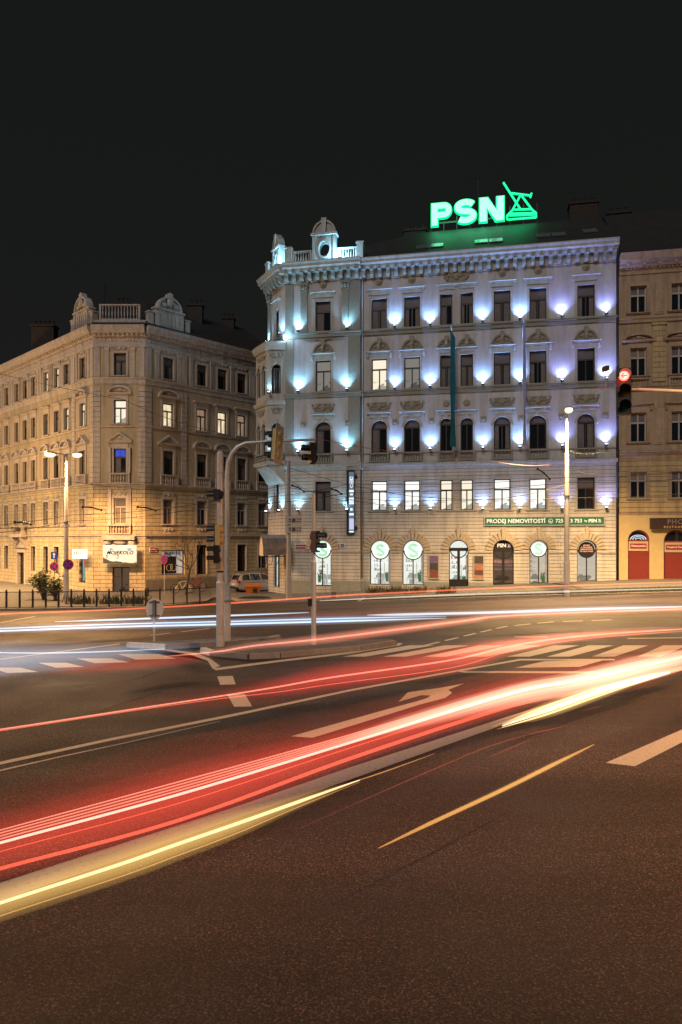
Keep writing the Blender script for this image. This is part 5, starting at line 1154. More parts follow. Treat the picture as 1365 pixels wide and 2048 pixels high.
# canopy over the corner shop door (part of the pale house)
can = empty('door_canopy', (0,0,0), 0); can.parent = psn; can['kind'] = 'structure'; bpy.data.objects.remove(can)
cp = Vector(loc2(571, 47.4)); dirx = Vector((math.cos(-ANG+math.pi+R(22)), math.sin(-ANG+math.pi+R(22))))      # along the picture's left
cv = MB(); n = 10; Lc = 1.75; rc = 0.62
prof = [(-rc,2.2),(-rc,2.62),(-rc*0.86,3.0),(-rc*0.5,3.38),(0,3.62),(rc*0.5,3.38),(rc*0.86,3.0),(rc,2.62),(rc,2.2)]
cvo = prof; cvi = [(x*0.93, z if abs(x) > rc*0.95 else z-0.05) for x, z in prof]
cv.ring(cvo, cvi, 0, Lc)
for k in range(1,6): cv.ring([(x*1.03, z+0.015) for x, z in cvo], cvo, Lc*k/6-0.02, Lc*k/6+0.02)
cang = math.atan2(dirx.y, dirx.x) - math.pi/2
cn = link('canopy', cv.mesh('canopy', mat('dull_zinc', (0.30,0.26,0.24), 0.35, 0.5, noise=0.3)), psn, (cp.x, cp.y, -0.05), cang)
link('end_panel', MB().prism([(x*0.93,z-0.03) for x, z in prof], Lc-0.1, Lc-0.06).mesh('end_panel', mat('bright_zinc', (0.7,0.62,0.5), 0.35, 0.2)), cn)
br_ = MB()
for k in range(4):
    y = 0.2 + 0.42*k; br_.tube([(-0.5,y,2.2),(-0.45,y,1.9),(-0.25,y,1.65),(0.1,y,1.5),(0.5,y,1.55)],0.02,6)
for x in (-0.55,-0.2,0.2,0.55): br_.tube([(x,0,2.1),(x,Lc,2.1)],0.02,6)
link('bracket', br_.mesh('bracket', M_IRON), cn)
# ------------------------------------------------------------------ street lamps
SOD = (1.0, 0.60, 0.25)
def lamp_head(par, loc, rz, e, size=R(168)):
    near = e < 4000 or e == 7000
    h = MB().tube([(0,0.28,0.0),(0,-0.35,0.02)],[(0.07,0.05),(0.14,0.07)],10).ball((0,-0.1,0.02),(0.16,0.36,0.09),12,8).build('lamp_head', M_PAINTGREY, par, loc, rz, True)
    MB().ball((0,-0.14,-0.09),(0.2,0.32,0.15),12,8).build('bulb', emis('sodium_bulb', (1.0,0.60,0.24), 4), h)
    if e:
        d = bpy.data.lights.new('sodium_lamp','SPOT'); d.energy = e; d.color = (1.0,0.43,0.15) if near else SOD; d.spot_size = size; d.spot_blend = 0.35 if size > R(160) else 0.85; d.shadow_soft_size = 0.16
        l = bpy.data.objects.new('sodium_lamp', d); col.objects.link(l); l.parent = h; l.location = (0,-0.12,-0.36)
        if e in (5400, 16000):                            # the glass bowl also lets light out sideways and up
            d = bpy.data.lights.new('sodium_bowl','POINT'); d.energy = e*0.16; d.color = SOD; d.shadow_soft_size = 0.2
            l = bpy.data.objects.new('sodium_bowl', d); col.objects.link(l); l.parent = h; l.location = (0,-0.7,-0.1)
    return h
def street_lamp(x, y, top, heads, lab, energy, beam=R(168)):
    z = gh(x, y); o = empty('street_lamp', (x, y, z), 0, lab, 'street lamp', 'street lamps'); t = top - z
    MB().lathe([(0.16,0),(0.16,0.5),(0.14,0.52),(0.125,t*0.55),(0.10,t*0.78),(0.065,t*0.785),(0.055,t)],0,0,14).build('pole', M_PAINTGREY, o, smooth=False)
    MB().lathe([(0.165,0.7),(0.165,1.9)],0,0,14).lathe([(0.15,t*0.55),(0.15,t*0.56)],0,0,14).build('collar', M_METAL, o)
    for ang, ln, e in heads:
        dx, dy = math.sin(ang), -math.cos(ang)
        MB().tube([(0,0,t-0.05),(dx*ln*0.5,dy*ln*0.5,t+0.12),(dx*ln,dy*ln,t+0.12)],0.035,8).build('arm', M_PAINTGREY, o)
        lamp_head(o, (dx*(ln+0.3), dy*(ln+0.3), t+0.12), ang, e, beam)
    return o
p = gp(133, 1206); street_lamp(p.x, p.y, (HZ-912)*p.y/F + CZ, [(R(-62), 0.5, 5400), (R(75), 0.35, 3900)], 'grey street lamp with two orange heads before the ochre corner house', 1, R(164))
p = gp(1134, 1193); street_lamp(p.x, p.y, (HZ-826)*p.y/F + CZ, [(R(-10), 0.25, 19000)], 'tall slim street lamp with a lit orange head before the green banner', 1, R(152))
# unseen lamps of the same street beyond the frame; the left-kerb one is added fill
street_lamp(15.0, 10.5, 9.5, [(R(-75), 1.6, 7000)], 'street lamp on the near kerb right of the wide road', 1)
street_lamp(22.0, 35.0, 9.5, [(R(-40), 1.0, 10000)], 'street lamp before the tawny town house', 1, R(125))
street_lamp(-19.5, 19.0, 9.5, [(R(80), 1.4, 1900)], 'added unseen street lamp on the left kerb of the wide road', 1)  # extra lamp added to brighten the poles and the island
street_lamp(-29.5, 48.0, 9.0, [(R(160), 1.0, 16000)], 'street lamp at the far left of the railing', 1, R(146))
street_lamp(-41.0, 58.0, 9.0, [(R(160), 1.0, 16000)], 'street lamp far down the left side street', 1, R(146))
street_lamp(-9.0, -6.0, 9.5, [(R(120), 1.6, 450)], 'street lamp on the pavement behind the viewpoint', 1)

# ------------------------------------------------------------------ traffic signals
def signal(par, loc, rz, n=3, r=0.1, lit_=None, back=None, roll=0.0, house=M_YEL, name='signal_head', frontm=M_BLACK, plate_=False):
    s = r*3.1; H_ = s*n
    b = MB().box(-s*0.42,s*0.42,0.0,s*0.5,-H_/2,H_/2)
    for i in range(n): b.ball((0, s*0.5, -H_/2+s*(i+0.5)), (s*0.38, s*0.28, s*0.4), 12, 8)
    h = b.build(name, house, par, loc, rz); h.rotation_euler = (0, roll, rz)
    MB().box(-s*0.46,s*0.46,-0.025,-0.001,-H_/2-0.01,H_/2+0.01).build('front_plate', frontm, h)
    if plate_: MB().box(-s*0.8,s*0.8,s*0.51,s*0.54,-H_/2-0.12,H_/2+0.12).build('backplate', M_WHITE, h)
    for i in range(n):
        z = H_/2 - s*(i+0.5)
        v = MB(); v.ring(arc(0,z,r*1.18,-20,200,14), arc(0,z,r*1.08,-20,200,14), -r*2.6, -0.026); v.build('visor', M_BLACK, h)
        m = M_BLACK
        if lit_ and i in lit_: m = lit_[i]
        else: m = mat('dark_lens_%d' % i, [(0.05,0.004,0.004),(0.06,0.035,0.0),(0.0,0.035,0.02)][i % 3], 0.15)
        MB().disc(0, z, r, -0.05, -0.026, 20).build('lens', m, h)
    return h
RED_ON = emis('red_signal_light', (1.0,0.10,0.06), 5); GRN_ON = emis('green_signal_light', (0.35,1.0,0.75), 6); DIMR = emis('red_signal_glint', (0.9,0.1,0.25), 1.2); DIMG = emis('green_signal_glint', (0.05,0.75,0.6), 1.2)
AMB = mat('amber_lens', (0.5,0.3,0.08), 0.3)
pA = gp(441, 1301); tA = (HZ-905)*pA.y/F + CZ - pA.z
A = empty('signal_pole', tuple(pA), 0, 'thick straight grey pole with pedestrian signals on the traffic island', 'traffic light')
MB().box(-0.07,0.07,-0.13,-0.1,0.5,1.05).build('access_door', M_PAINTGREY, A)
for z_ in (2.3, 3.1, 3.9, 5.2): MB().lathe([(0.1,z_),(0.1,z_+0.05)],0,0,14).build('band', M_IRON if z_ < 3 else M_PAINTGREY, A)
MB().lathe([(0.12,0),(0.12,2.0),(0.095,2.05),(0.095,tA),(0.06,tA+0.05)],0,0,16).build('pole', M_METAL, A, smooth=False)
zs = lambda py, P: (HZ-py)*P.y/F + CZ - P.z
signal(A, (-0.08,-0.22, zs(1070,pA)), R(-98), 2, 0.1, {0: DIMR, 1: DIMG}, house=M_YEL)
signal(A, (-0.12,-0.3, zs(1108,pA)), R(-75), 2, 0.085, None, house=M_BLACK)
MB().disc(-0.02,zs(1105,pA),0.13,-0.32,-0.3,16,0.3).build('signal_back', M_PAINTGREY, A)
signal(A, (-0.12,-0.05, zs(990,pA)), R(-100), 1, 0.1, None, house=M_BLACK)
pB = gp(455, 1290); B = empty('signal_mast', tuple(pB), 0, 'curved grey mast arm carrying traffic signals over the road', 'traffic light')
def rel(px, py): return ((px-455)*pB.y/F, 0, zs(py, pB))
arm = [rel(455,1290)] + [rel(455,y) for y in (1150,1050,990,950)] + [rel(x,y) for x, y in ((457,925),(464,907),(475,894),(492,886),(520,884),(575,881),(633,879))]
MB().tube(arm, [0.085]*2+[0.075]*3+[0.07]*3+[0.06,0.05,0.045,0.035], 12).build('arm', M_METAL, B, smooth=True)
MB().lathe([(0.11,0),(0.11,1.5),(0.085,1.55)],0,0,14).box(-0.1,0.1,-0.2,-0.09,1.4,1.9).build('base', M_PAINTGREY, B)
x, _, z = rel(549, 891); signal(B, (x,-0.1,z), R(-112), 3, 0.105, None, roll=R(-8), plate_=True)
x, _, z = rel(621, 907); hB = signal(B, (x,-0.05,z), R(-70), 2, 0.1, {1: AMB}, roll=R(-14), house=M_BLACK)
pC = gp(628, 1298); C_p = empty('signal_pole', tuple(pC), 0, 'thin pole with a green pedestrian signal before the pale house', 'traffic light')
MB().lathe([(0.075,0),(0.075,2.6),(0.055,2.65),(0.055,zs(988,pC)),(0.03,zs(986,pC))],0,0,14).build('pole', M_METAL, C_p)
signal(C_p, (0.12,-0.2,zs(1083,pC)), R(72), 2, 0.1, {1: GRN_ON}, house=mat('brown_housing',(0.12,0.06,0.04),0.5))
MB().box(-0.17,-0.06,-0.09,0.07,zs(1212,pC),zs(1197,pC)).build('push_button', M_BLACK, C_p)
d = bpy.data.lights.new('signal_light','POINT'); d.energy = 5; d.color = (0.5,1.0,0.85); d.shadow_soft_size = 0.05
l = bpy.data.objects.new('signal_light', d); col.objects.link(l); l.parent = C_p; l.location = (0.55,-0.35,zs(1090,pC))
# near signal hanging at the upper right
YN = 14.7; N_ = at(1244, 785, YN); gx = 19.5
Nm = empty('signal_mast', (at(1900,785,YN).x, YN, 0), 0, 'near mast arm with the red arrow signal at the upper right', 'traffic light')
ox = Nm.location.x
MB().lathe([(0.14,0),(0.14,1.6),(0.11,1.65),(0.1,N_.z+0.1)],0,0,14).build('pole', M_METAL, Nm)
e1 = at(1365,783,YN); e2 = at(1262,779,YN); e3 = at(1197,774.5,YN)
MB().tube([(0,0,N_.z-0.25),(e1.x-ox,0,e1.z),(at(1276,779,YN).x-ox,0,at(1276,779,YN).z)],[0.07,0.042,0.036],10).tube([(at(1277,779,YN).x-ox,0,e2.z),(e2.x-ox+0.0,0,e2.z)],0.026,8).tube([(at(1236,776,YN).x-ox,0.1,at(1236,776,YN).z),(e3.x-ox,0.1,e3.z)],0.012,8).build('arm', M_METAL, Nm)
hN = signal(Nm, (N_.x-ox, -0.1, N_.z), R(-16), 3, 0.105, {0: RED_ON}, house=M_BLACK)
s_ = 0.105*3.1; zt = s_*1.5 - s_*0.5
ar = MB().disc(0, zt, 0.082, -0.06, -0.051, 22); ar.build('lens_glow', emis('hot_signal_light', (1.0,0.62,0.5), 1.5), hN)
ar = MB(); strokes(ar, [[(0.06,zt),(-0.05,zt)],[(-0.005,zt+0.05),(-0.055,zt),(-0.005,zt-0.05)]], 0.018, -0.07, -0.061); ar.build('arrow', emis('arrow_outline', (0.9,0.12,0.08), 1.2), hN)
d = bpy.data.lights.new('signal_light','POINT'); d.energy = 1.6; d.color = (1.0,0.05,0.03); d.shadow_soft_size = 0.05
l = bpy.data.objects.new('signal_light', d); col.objects.link(l); l.parent = hN; l.location = (0,-0.33,zt-0.02); d.energy = 6
cm = MB().tube([(at(1216,778,YN).x-ox,0.1,at(1216,779,YN).z),(at(1216,742,YN).x-ox,0.1,at(1216,742,YN).z)],0.01,8); cm.build('camera_stalk', M_METAL, Nm)
MB().box(at(1211,0,YN).x-ox,at(1219,0,YN).x-ox,0.0,0.18,at(0,740,YN).z,at(0,731,YN).z).build('detector', M_BLACK, Nm)

# sign on the island, seen from behind
pS = gp(309, 1291); S_ = empty('traffic_sign', tuple(pS), 0, 'round traffic sign seen from behind on the small island', 'sign')
zc = zs(1218,pS); MB().tube([(0,0.0,0),(0,0.0,zc+0.2)],0.032,10).build('pole', M_METAL, S_)
MB().disc(0,zc,0.27,0.04,0.06,28,0.335).build('disc', mat('sign_back_grey',(0.6,0.55,0.48),0.55,noise=0.15,nscale=4), S_)
MB().box(-0.045,0.045,-0.03,0.04,zc-0.26,zc+0.27).box(-0.16,0.16,0.0,0.035,zc+0.2,zc+0.23).box(-0.16,0.16,0.0,0.035,zc-0.22,zc-0.19).build('clamp', mat('dark_galvanised',(0.12,0.11,0.1),0.5,0.5), S_)
# no-stopping discs
M_NB = mat('sign_blue', (0.02,0.05,0.35), 0.4); M_NR = mat('sign_red', (0.5,0.02,0.03), 0.4)
def nostop(px, py, Y, r, lab, pole_base=None, rx=1.0, extra=False, host=None):
    P = at(px, py, Y); o = empty('no_stopping_sign', (P.x, P.y, 0), 0, lab, 'sign', 'no stopping signs'); z = P.z
    b = MB().ring(arc(0,z,r*rx,0,360,24,r), arc(0,z,r*0.8*rx,0,360,24,r*0.8), -0.02, 0.02); c = b.build('ring', M_NR, o)
    MB().disc(0,z,r*0.8*rx,-0.015,0.015,24,r*0.8).build('disc', M_NB, o)
    x_ = MB(); strokes(x_, [[(-r*0.58*rx,z-r*0.58),(r*0.58*rx,z+r*0.58)],[(-r*0.58*rx,z+r*0.58),(r*0.58*rx,z-r*0.58)]], r*0.18, -0.024, -0.0151); x_.build('cross', M_NR, o)
    g0 = gh(P.x, P.y); MB().tube([(0,0.045,g0),(0,0.045,z+0.1)],0.025,8).build('pole', M_METAL, o)
    return o
nostop(137, 1129, gp(133,1206).y-0.35, 0.33, 'no stopping disc hung on the street lamp pole')
o = nostop(109, 1133, 43.5, 0.28, 'no stopping disc under a small blue arrow plate')
zz = at(109,1111,43.5).z; MB().box(-0.2,0.2,-0.02,0.02,zz-0.24,zz+0.24).build('arrow_plate', M_NB, o); MB().box(-0.04,0.04,-0.03,-0.021,zz-0.16,zz+0.08).prism([(-0.11,zz+0.06),(0.11,zz+0.06),(0,zz+0.18)],-0.03,-0.021).build('arrow', M_WHITE, o)
o = nostop(329, 1119, 46.5, 0.33, 'slim no stopping disc turned aside before the bicycle shop window', rx=0.7)
# trolley pole with sign boards
pD = gp(578, 1203); D_p = empty('wire_pole', tuple(pD), 0, 'concrete overhead wire pole before the corner of the pale house', 'pole')
MB().lathe([(0.17,0),(0.16,3.0),(0.13,3.01),(0.10,zs(922,pD))],0,0,14).build('pole', mat('concrete_pole',(0.3,0.28,0.26),0.85,noise=0.15), D_p)
for y in (1041, 1059):
    z = zs(y,pD); bd = MB().box(-0.02,0.85,-0.2,-0.16,z-0.24,z+0.24).build('sign_board', mat('cream_board',(0.5,0.45,0.36),0.7), D_p)
    MB().box(-0.18,-0.02,-0.22,0.1,z-0.24,z+0.24).build('bracket_box', M_PAINTGREY, D_p)
    pr = MB().box(0.22,0.44,-0.215,-0.201,z-0.13,z+0.13).box(0.02,0.16,-0.215,-0.201,z-0.1,z-0.02).box(0.02,0.16,-0.215,-0.201,z+0.03,z+0.12).box(0.52,0.6,-0.215,-0.201,z+0.05,z+0.13).box(0.66,0.78,-0.215,-0.201,z+0.05,z+0.13).box(0.5,0.6,-0.215,-0.201,z-0.12,z-0.04).box(0.66,0.76,-0.215,-0.201,z-0.12,z-0.04); link('print', pr.mesh('print', mat('brown_print',(0.10,0.06,0.05),0.7)), bd)
o = MB().tube([(0,0,-0.3),(0,0,3.2)],0.03,8).box(-0.1,0.1,-0.02,0.02,2.7,3.15).build('sign_post', mat('green_grey_post',(0.10,0.13,0.11),0.6), None, tuple(gp(523,1186))); tag(o, 'thin green-grey post beside the orange grit bin', 'post')

# ------------------------------------------------------------------ railing along the left pavement
rl = empty('railing', tuple(gp(-40,1222)), 0, 'black iron railing along the kerb before the ochre house', 'railing')
ra, rb_, rc_ = gp(-40,1221), gp(292,1216), gp(425,1206)
def rseg(a, b, n):
    for i in range(n):
        p, q = a.lerp(b, i/n), a.lerp(b, (i+1)/n); Hr = 0.98
        po = MB().box(-0.035,0.035,-0.035,0.035,-0.05,Hr+0.06).ball((0,0,Hr+0.1),0.05,6,5).build('post', M_IRON, rl, tuple(p-rl.location))
        L = (q-p).length; d_ = q-p; m = MB(); m.tube([(0,0,Hr),tuple(d_+Vector((0,0,Hr)))],0.022,6).tube([(0,0,0.14),tuple(d_+Vector((0,0,0.14)))],0.018,6)
        for k in range(1, 12): t = d_*(k/12); m.tube([(t.x,t.y,t.z+0.14),(t.x,t.y,t.z+Hr)],0.009,4)
        m.build('bar_panel', M_IRON, rl, tuple(p-rl.location))
rseg(ra, rb_, 13); rseg(rb_, rc_, 5)

# ------------------------------------------------------------------ plants
LEAF = mat('leaf_green', (0.045,0.06,0.015), 0.6, noise=0.4, nscale=3); LEAF2 = mat('dry_leaf', (0.09,0.06,0.02), 0.7, noise=0.4, nscale=3); BARK = mat('bark', (0.05,0.035,0.025), 0.9, noise=0.3, nscale=10, bump=0.5)
def leaves(n, clumps, seed, s0=0.06, s1=0.13):
    rd = random.Random(seed); b = MB()
    for _ in range(n):
        c, r = rd.choice(clumps); v = Vector((rd.gauss(0,1), rd.gauss(0,1), rd.gauss(0,1))).normalized()*r*rd.random()**0.4; p = Vector(c)+v
        a = Vector((rd.gauss(0,1), rd.gauss(0,1), rd.gauss(0,0.6))).normalized(); q = a.cross(Vector((rd.gauss(0,1), rd.gauss(0,1), rd.gauss(0,1)))).normalized(); s = rd.uniform(s0,s1)
        b.add([tuple(p-a*s), tuple(p+q*s*0.35), tuple(p+a*s), tuple(p-q*s*0.35)], [(0,1,2,3)])
    return b
def shrub(px, py, h, spread, lab, seed, n=1100, m=LEAF):
    P = gp(px, py); o = empty('shrub_tree', tuple(P), 0, lab, 'tree'); rd = random.Random(seed); t = MB(); cl = []
    for k in range(9):
        a = rd.uniform(0,6.28); rr = rd.uniform(0.2,1)*spread; e = Vector((math.cos(a)*rr, math.sin(a)*rr*0.6, h*rd.uniform(0.5,1.0))); m1 = Vector((e.x*0.35, e.y*0.35, e.z*0.55))
        t.tube([(0.03*k-0.12,0,0),tuple(m1),tuple(e)],[0.035,0.025,0.01],6); cl.append((tuple(e), 0.42)); cl.append((tuple(m1.lerp(e,0.6)+Vector((rd.uniform(-.2,.2),0,0))), 0.3))
    t.build('stems', BARK, o); leaves(n, cl, seed).build('crown', m, o); return o
shrub(88, 1203, 1.75, 0.95, 'leafy young tree behind the railing left of the lamp post', 3)
shrub(112, 1205, 1.5, 0.5, 'narrow leafy shrub between the young tree and the lamp post', 9, 700)
def bare_tree(px, py, h, lab, seed):
    P = gp(px, py); o = empty('bare_tree', tuple(P), 0, lab, 'tree'); rd = random.Random(seed); T = MB(); C_ = MB()
    T.tube([(0,0,-0.1),(0.12,0,h*0.2),(0.3,0.05,h*0.42)],[0.09,0.075,0.06],8)
    def br(p, d, L, r, dep):
        q = p + d*L; mid = p.lerp(q, 0.5) + Vector((rd.uniform(-1,1), rd.uniform(-1,1), rd.uniform(-.2,.6)))*L*0.08
        C_.tube([tuple(p), tuple(mid), tuple(q)], [r, r*0.8, r*0.6], 5)
        if dep:
            for k in range(3 if dep > 1 else 4):
                nd = (d + Vector((rd.uniform(-0.9,0.6), rd.uniform(-0.6,0.6), rd.uniform(-0.15,0.5)))).normalized(); br(p.lerp(q, rd.uniform(0.45,1)), nd, L*rd.uniform(0.55,0.8), r*0.55, dep-1)
    for dv in ((-0.8,0,0.8),(-0.35,0.1,1),(0.5,0,1),(-1.0,-0.1,0.35),(0.1,0.1,1.2)): br(Vector((0.28,0.05,h*0.4)), Vector(dv).normalized(), h*0.3, 0.035, 3)
    T.build('trunk', BARK, o); C_.build('crown', BARK, o)
bare_tree(372, 1193, 4.6, 'bare small tree with twisted branches before the ochre house', 12)
def tuft(px, py, n, hgt, wd, lab, seed, m=LEAF2):
    P = gp(px, py); rd = random.Random(seed); b = MB()
    for _ in range(n):
        x, y = rd.gauss(0, wd*0.4), rd.gauss(0, 0.16); a = rd.uniform(-0.6,0.6); h = hgt*rd.uniform(0.5,1); r = rd.uniform(0.008,0.018)
        e = Vector((x+math.sin(a)*h, y+rd.uniform(-.2,.2), h*math.cos(a)))
        b.add([(x-r,y,-0.05),(x+r,y,-0.05),(x+(e.x-x)*0.5+r,y,e.z*0.6),tuple(e),(x+(e.x-x)*0.5-r,y,e.z*0.6)],[(0,1,2,3,4)])
    o = b.build('ornamental_grass', m, None, tuple(P + Vector((0,0,0.1)))); tag(o, lab, 'plant', 'grass tufts by the pavement'); return o
for i, (px, w_, lab) in enumerate(((752,0.7,'spiky dry grass tuft under the first round shop window'),(790,0.9,'spiky dry grass tuft right of the first round shop window'),(835,0.9,'spiky dry grass tuft under the second round shop window'),(893,0.7,'spiky dry grass tuft before the lit glass door'))):
    tuft(px, 1190+ (i%2), 120, 0.62, w_, lab, 40+i)
for i, (px, lab) in enumerate(((165,'low weeds behind the railing under the light box'),(228,'low weeds behind the railing before the shop door'),(272,'low weeds behind the railing right of the shop door'))): tuft(px, 1212, 130, 0.75, 1.1, lab, 60+i, LEAF)
# verge grass and ground cover
gb_ = MB(); rd = random.Random(99)
for _ in range(16000):
    u = rd.uniform(-7.4, 18); w_ = rd.uniform(5.6,7.5); x, y = mp(u, w_); z = gh(x, y)+0.07; h = rd.uniform(0.05,0.17); a = rd.uniform(0,6.28); r = 0.012; ox_, oy_ = math.cos(a)*r, math.sin(a)*r
    gb_.add([(x-ox_,y-oy_,z),(x+ox_,y+oy_,z),(x+rd.uniform(-.06,.06),y+rd.uniform(-.06,.06),z+h)],[(0,1,2)])
tag(gb_.build('verge_grass', mat('grass_blades',(0.06,0.07,0.02),0.8,noise=0.4,nscale=2)), 'short dry grass on the verge before the pale house', 'grass', kind='stuff')

# ------------------------------------------------------------------ bicycles
def bicycle(px, py, rz, m, lab, lean=0.0):
    P = gp(px, py) + Vector((0,0,0.12)); o = empty('bicycle', tuple(P), rz, lab, 'bicycle', 'parked bicycles'); r = 0.34
    for x in (-0.52, 0.52):
        t = MB(); t.ring(arc(x,r,r,0,360,24), arc(x,r,r-0.035,0,360,24), -0.018, 0.018); wl_ = t.build('wheel', M_BLACK, o)
        s = MB()
        for k in range(9): a = math.pi*k/9; s.tube([(x-math.cos(a)*(r-0.035),0,r-math.sin(a)*(r-0.035)),(x+math.cos(a)*(r-0.035),0,r+math.sin(a)*(r-0.035))],0.003,4)
        s.build('spokes', M_METAL, wl_)
    f = MB(); pts = dict(rear=(-0.52,0,r), bb=(-0.05,0,0.3), seat=(-0.2,0,0.82), head=(0.36,0,0.86), fork=(0.52,0,r), hb=(0.33,0,0.98))
    for a, b_ in (('rear','bb'),('rear','seat'),('bb','seat'),('seat','head'),('bb','head'),('head','fork'),('head','hb')): f.tube([pts[a], pts[b_]],0.019,8)
    f.build('frame', m, o); MB().tube([(0.28,-0.28,1.0),(0.36,-0.1,1.0),(0.36,0.1,1.0),(0.28,0.28,1.0)],0.015,8).build('handlebar', M_BLACK, o)
    MB().tube([(-0.2,0,0.8),(-0.23,0,0.93)],0.014,8).ball((-0.24,0,0.95),(0.13,0.07,0.035),10,6).build('saddle', M_BLACK, o)
    MB().ring(arc(-0.05,0.3,0.1,0,360,16), arc(-0.05,0.3,0.07,0,360,16), 0.02, 0.03).box(-0.06,-0.04,0.03,0.12,0.12,0.14).box(-0.06,-0.04,-0.12,-0.03,0.46,0.48).build('crank', M_IRON, o)
bicycle(366, 1190, R(18), mat('cream_frame',(0.6,0.55,0.4),0.4), 'cream bicycle leaning by the bare tree')
bicycle(392, 1187, R(32), mat('red_frame',(0.4,0.02,0.02),0.4), 'red bicycle parked behind the cream one')

# ------------------------------------------------------------------ cars
M_TYRE = mat('tyre', (0.015,0.015,0.015), 0.8); M_RIM = mat('alloy_rim', (0.4,0.4,0.4), 0.35, 0.8); M_CG = mat('car_glass', (0.01,0.011,0.013), 0.05, spec=0.8)
M_TL = mat('tail_lamp', (0.35,0.01,0.01), 0.2)
def car(loc, rz, paint, lab, plateless=False):
    o = empty('parked_car', tuple(loc), rz, lab, 'car', 'cars parked in the side street')
    def hw(x, z):
        e = 1 - 0.10*max(0, (0.5-x)/0.5)**2 - 0.14*max(0, (x-4.0)/0.55)**2
        if z > 0.95: return (0.87 - (z-0.95)*0.50)*e
        return (0.87 - 0.05*max(0, 0.5-z)/0.2)*e
    def archpts(cx): return [(cx+0.37*math.cos(R(a)), 0.32+0.37*math.sin(R(a))) for a in range(0, 181, 20)]
    low = [(0.03,0.42),(0.0,0.6),(0.04,0.78),(0.08,0.96),(0.28,1.30),(0.45,1.42),(0.9,1.475),(1.7,1.485),(2.2,1.45),(2.75,1.2),(3.15,0.99),(3.7,0.92),(4.2,0.82),(4.45,0.68),(4.52,0.5),(4.5,0.3),(4.12,0.26)] + archpts(3.62)[0:0]
    bot = [(4.02,0.24)] + [(x, z) for x, z in archpts(3.62)] + [(3.2,0.22),(1.3,0.22)] + [(x, z) for x, z in archpts(0.88)] + [(0.45,0.26)]
    P_ = low + bot; tri = geometry.tessellate_polygon([[Vector((x,z,0)) for x, z in P_]]); n = len(P_); b = MB()
    b.add([(x,-hw(x,z),z) for x, z in P_], tri); b.add([(x,hw(x,z),z) for x, z in P_], tri)
    b.add([(x,-hw(x,z),z) for x, z in P_]+[(x,hw(x,z),z) for x, z in P_], [(i,(i+1)%n,n+(i+1)%n,n+i) for i in range(n)])
    bd = b.build('body', paint, o)
    for s in (-1, 1):
        g = MB()
        for q in ([(0.36,1.02),(0.42,1.30),(0.56,1.40),(0.92,1.42),(0.97,1.0)],[(1.06,1.0),(1.02,1.42),(1.75,1.425),(1.82,1.0)],[(1.92,1.0),(1.85,1.425),(2.16,1.39),(2.62,1.17),(2.86,1.0)]):
            g.add([(x, s*(hw(x,z)+0.006), z) for x, z in q]+[(x, s*(hw(x,z)-0.02), z) for x, z in q], [tuple(range(len(q)))] + [(i,(i+1)%len(q),len(q)+(i+1)%len(q),len(q)+i) for i in range(len(q))])
        g.build('side_window', M_CG, o)
        tl = MB(); q = [(-0.0,0.80),(0.05,1.0),(0.16,1.02),(0.2,0.84),(0.1,0.76)]
        tl.add([(x, s*(hw(max(x,0),z)+0.008), z) for x, z in q]+[(x-0.01, s*(hw(max(x,0),z)-0.22), z) for x, z in q], [tuple(range(5)),(5,6,7,8,9)] + [(i,(i+1)%5,5+(i+1)%5,5+i) for i in range(5)])
        tl.build('tail_lamp', M_TL, o)
        MB().box(2.55,2.7,s*0.88-0.07,s*0.88+0.09,0.98,1.1).build('mirror', paint, o)
        for cx in (0.88, 3.62):
            w_ = MB(); w_.ring(arc(cx,0.32,0.32,0,360,24), arc(cx,0.32,0.2,0,360,24), s*0.82-0.1, s*0.82+0.04); w_ = w_.build('wheel', M_TYRE, o)
            rr = MB().disc(cx,0.32,0.06,s*0.82-0.02,s*0.82+0.03,12)
            for k in range(7): a = 2*math.pi*k/7; strokes(rr, [[(cx,0.32),(cx+0.19*math.cos(a),0.32+0.19*math.sin(a))]], 0.035, s*0.82, s*0.82+0.02)
            rr.ring(arc(cx,0.32,0.205,0,360,24), arc(cx,0.32,0.18,0,360,24), s*0.82-0.01, s*0.82+0.035); rr.build('rim', M_RIM, w_)
    MB().add([(0.095,-0.62,1.0),(0.095,0.62,1.0),(0.29,0.55,1.33),(0.29,-0.55,1.33),(0.13,-0.62,0.99),(0.13,0.62,0.99),(0.33,0.55,1.31),(0.33,-0.55,1.31)],[(0,1,2,3),(0,4,5,1),(3,2,6,7),(0,3,7,4),(1,5,6,2)]).build('rear_window', M_CG, o)
    MB().add([(2.24,-0.6,1.44),(2.24,0.6,1.44),(2.93,0.72,1.12),(2.93,-0.72,1.12),(2.2,-0.6,1.40),(2.2,0.6,1.40)],[(0,1,2,3),(0,4,5,1)]).build('windscreen', M_CG, o)
    MB().box(-0.015,0.03,-0.26,0.26,0.62,0.73).build('number_plate', M_WHITE, o); MB().box(-0.03,0.08,-0.78,0.78,0.38,0.5).build('bumper', M_BLACK, o)
    return o
SIL = mat('silver_paint', (0.42,0.42,0.42), 0.3, 0.35, coat=0.5); 
q1 = gp(463, 1187); car(q1+Vector((0.15,0,0)), R(33), SIL, 'silver estate car parked behind the orange grit bin')
q2 = q1 + Vector((2.9,3.4,0)); q2.z = gh(q2.x,q2.y); car(q2, R(36), mat('white_car_paint',(0.5,0.5,0.52),0.3,0.1,coat=0.5), 'pale car parked beyond the silver estate, mostly hidden')
q3 = gp(430, 1178); q3 = q3 + Vector((0.3,3.0,0)); q3.z = gh(q3.x,q3.y); car(q3, R(48), mat('dark_car_paint',(0.015,0.015,0.018),0.3,0.1,coat=0.5), 'dark car half hidden behind the signal poles')
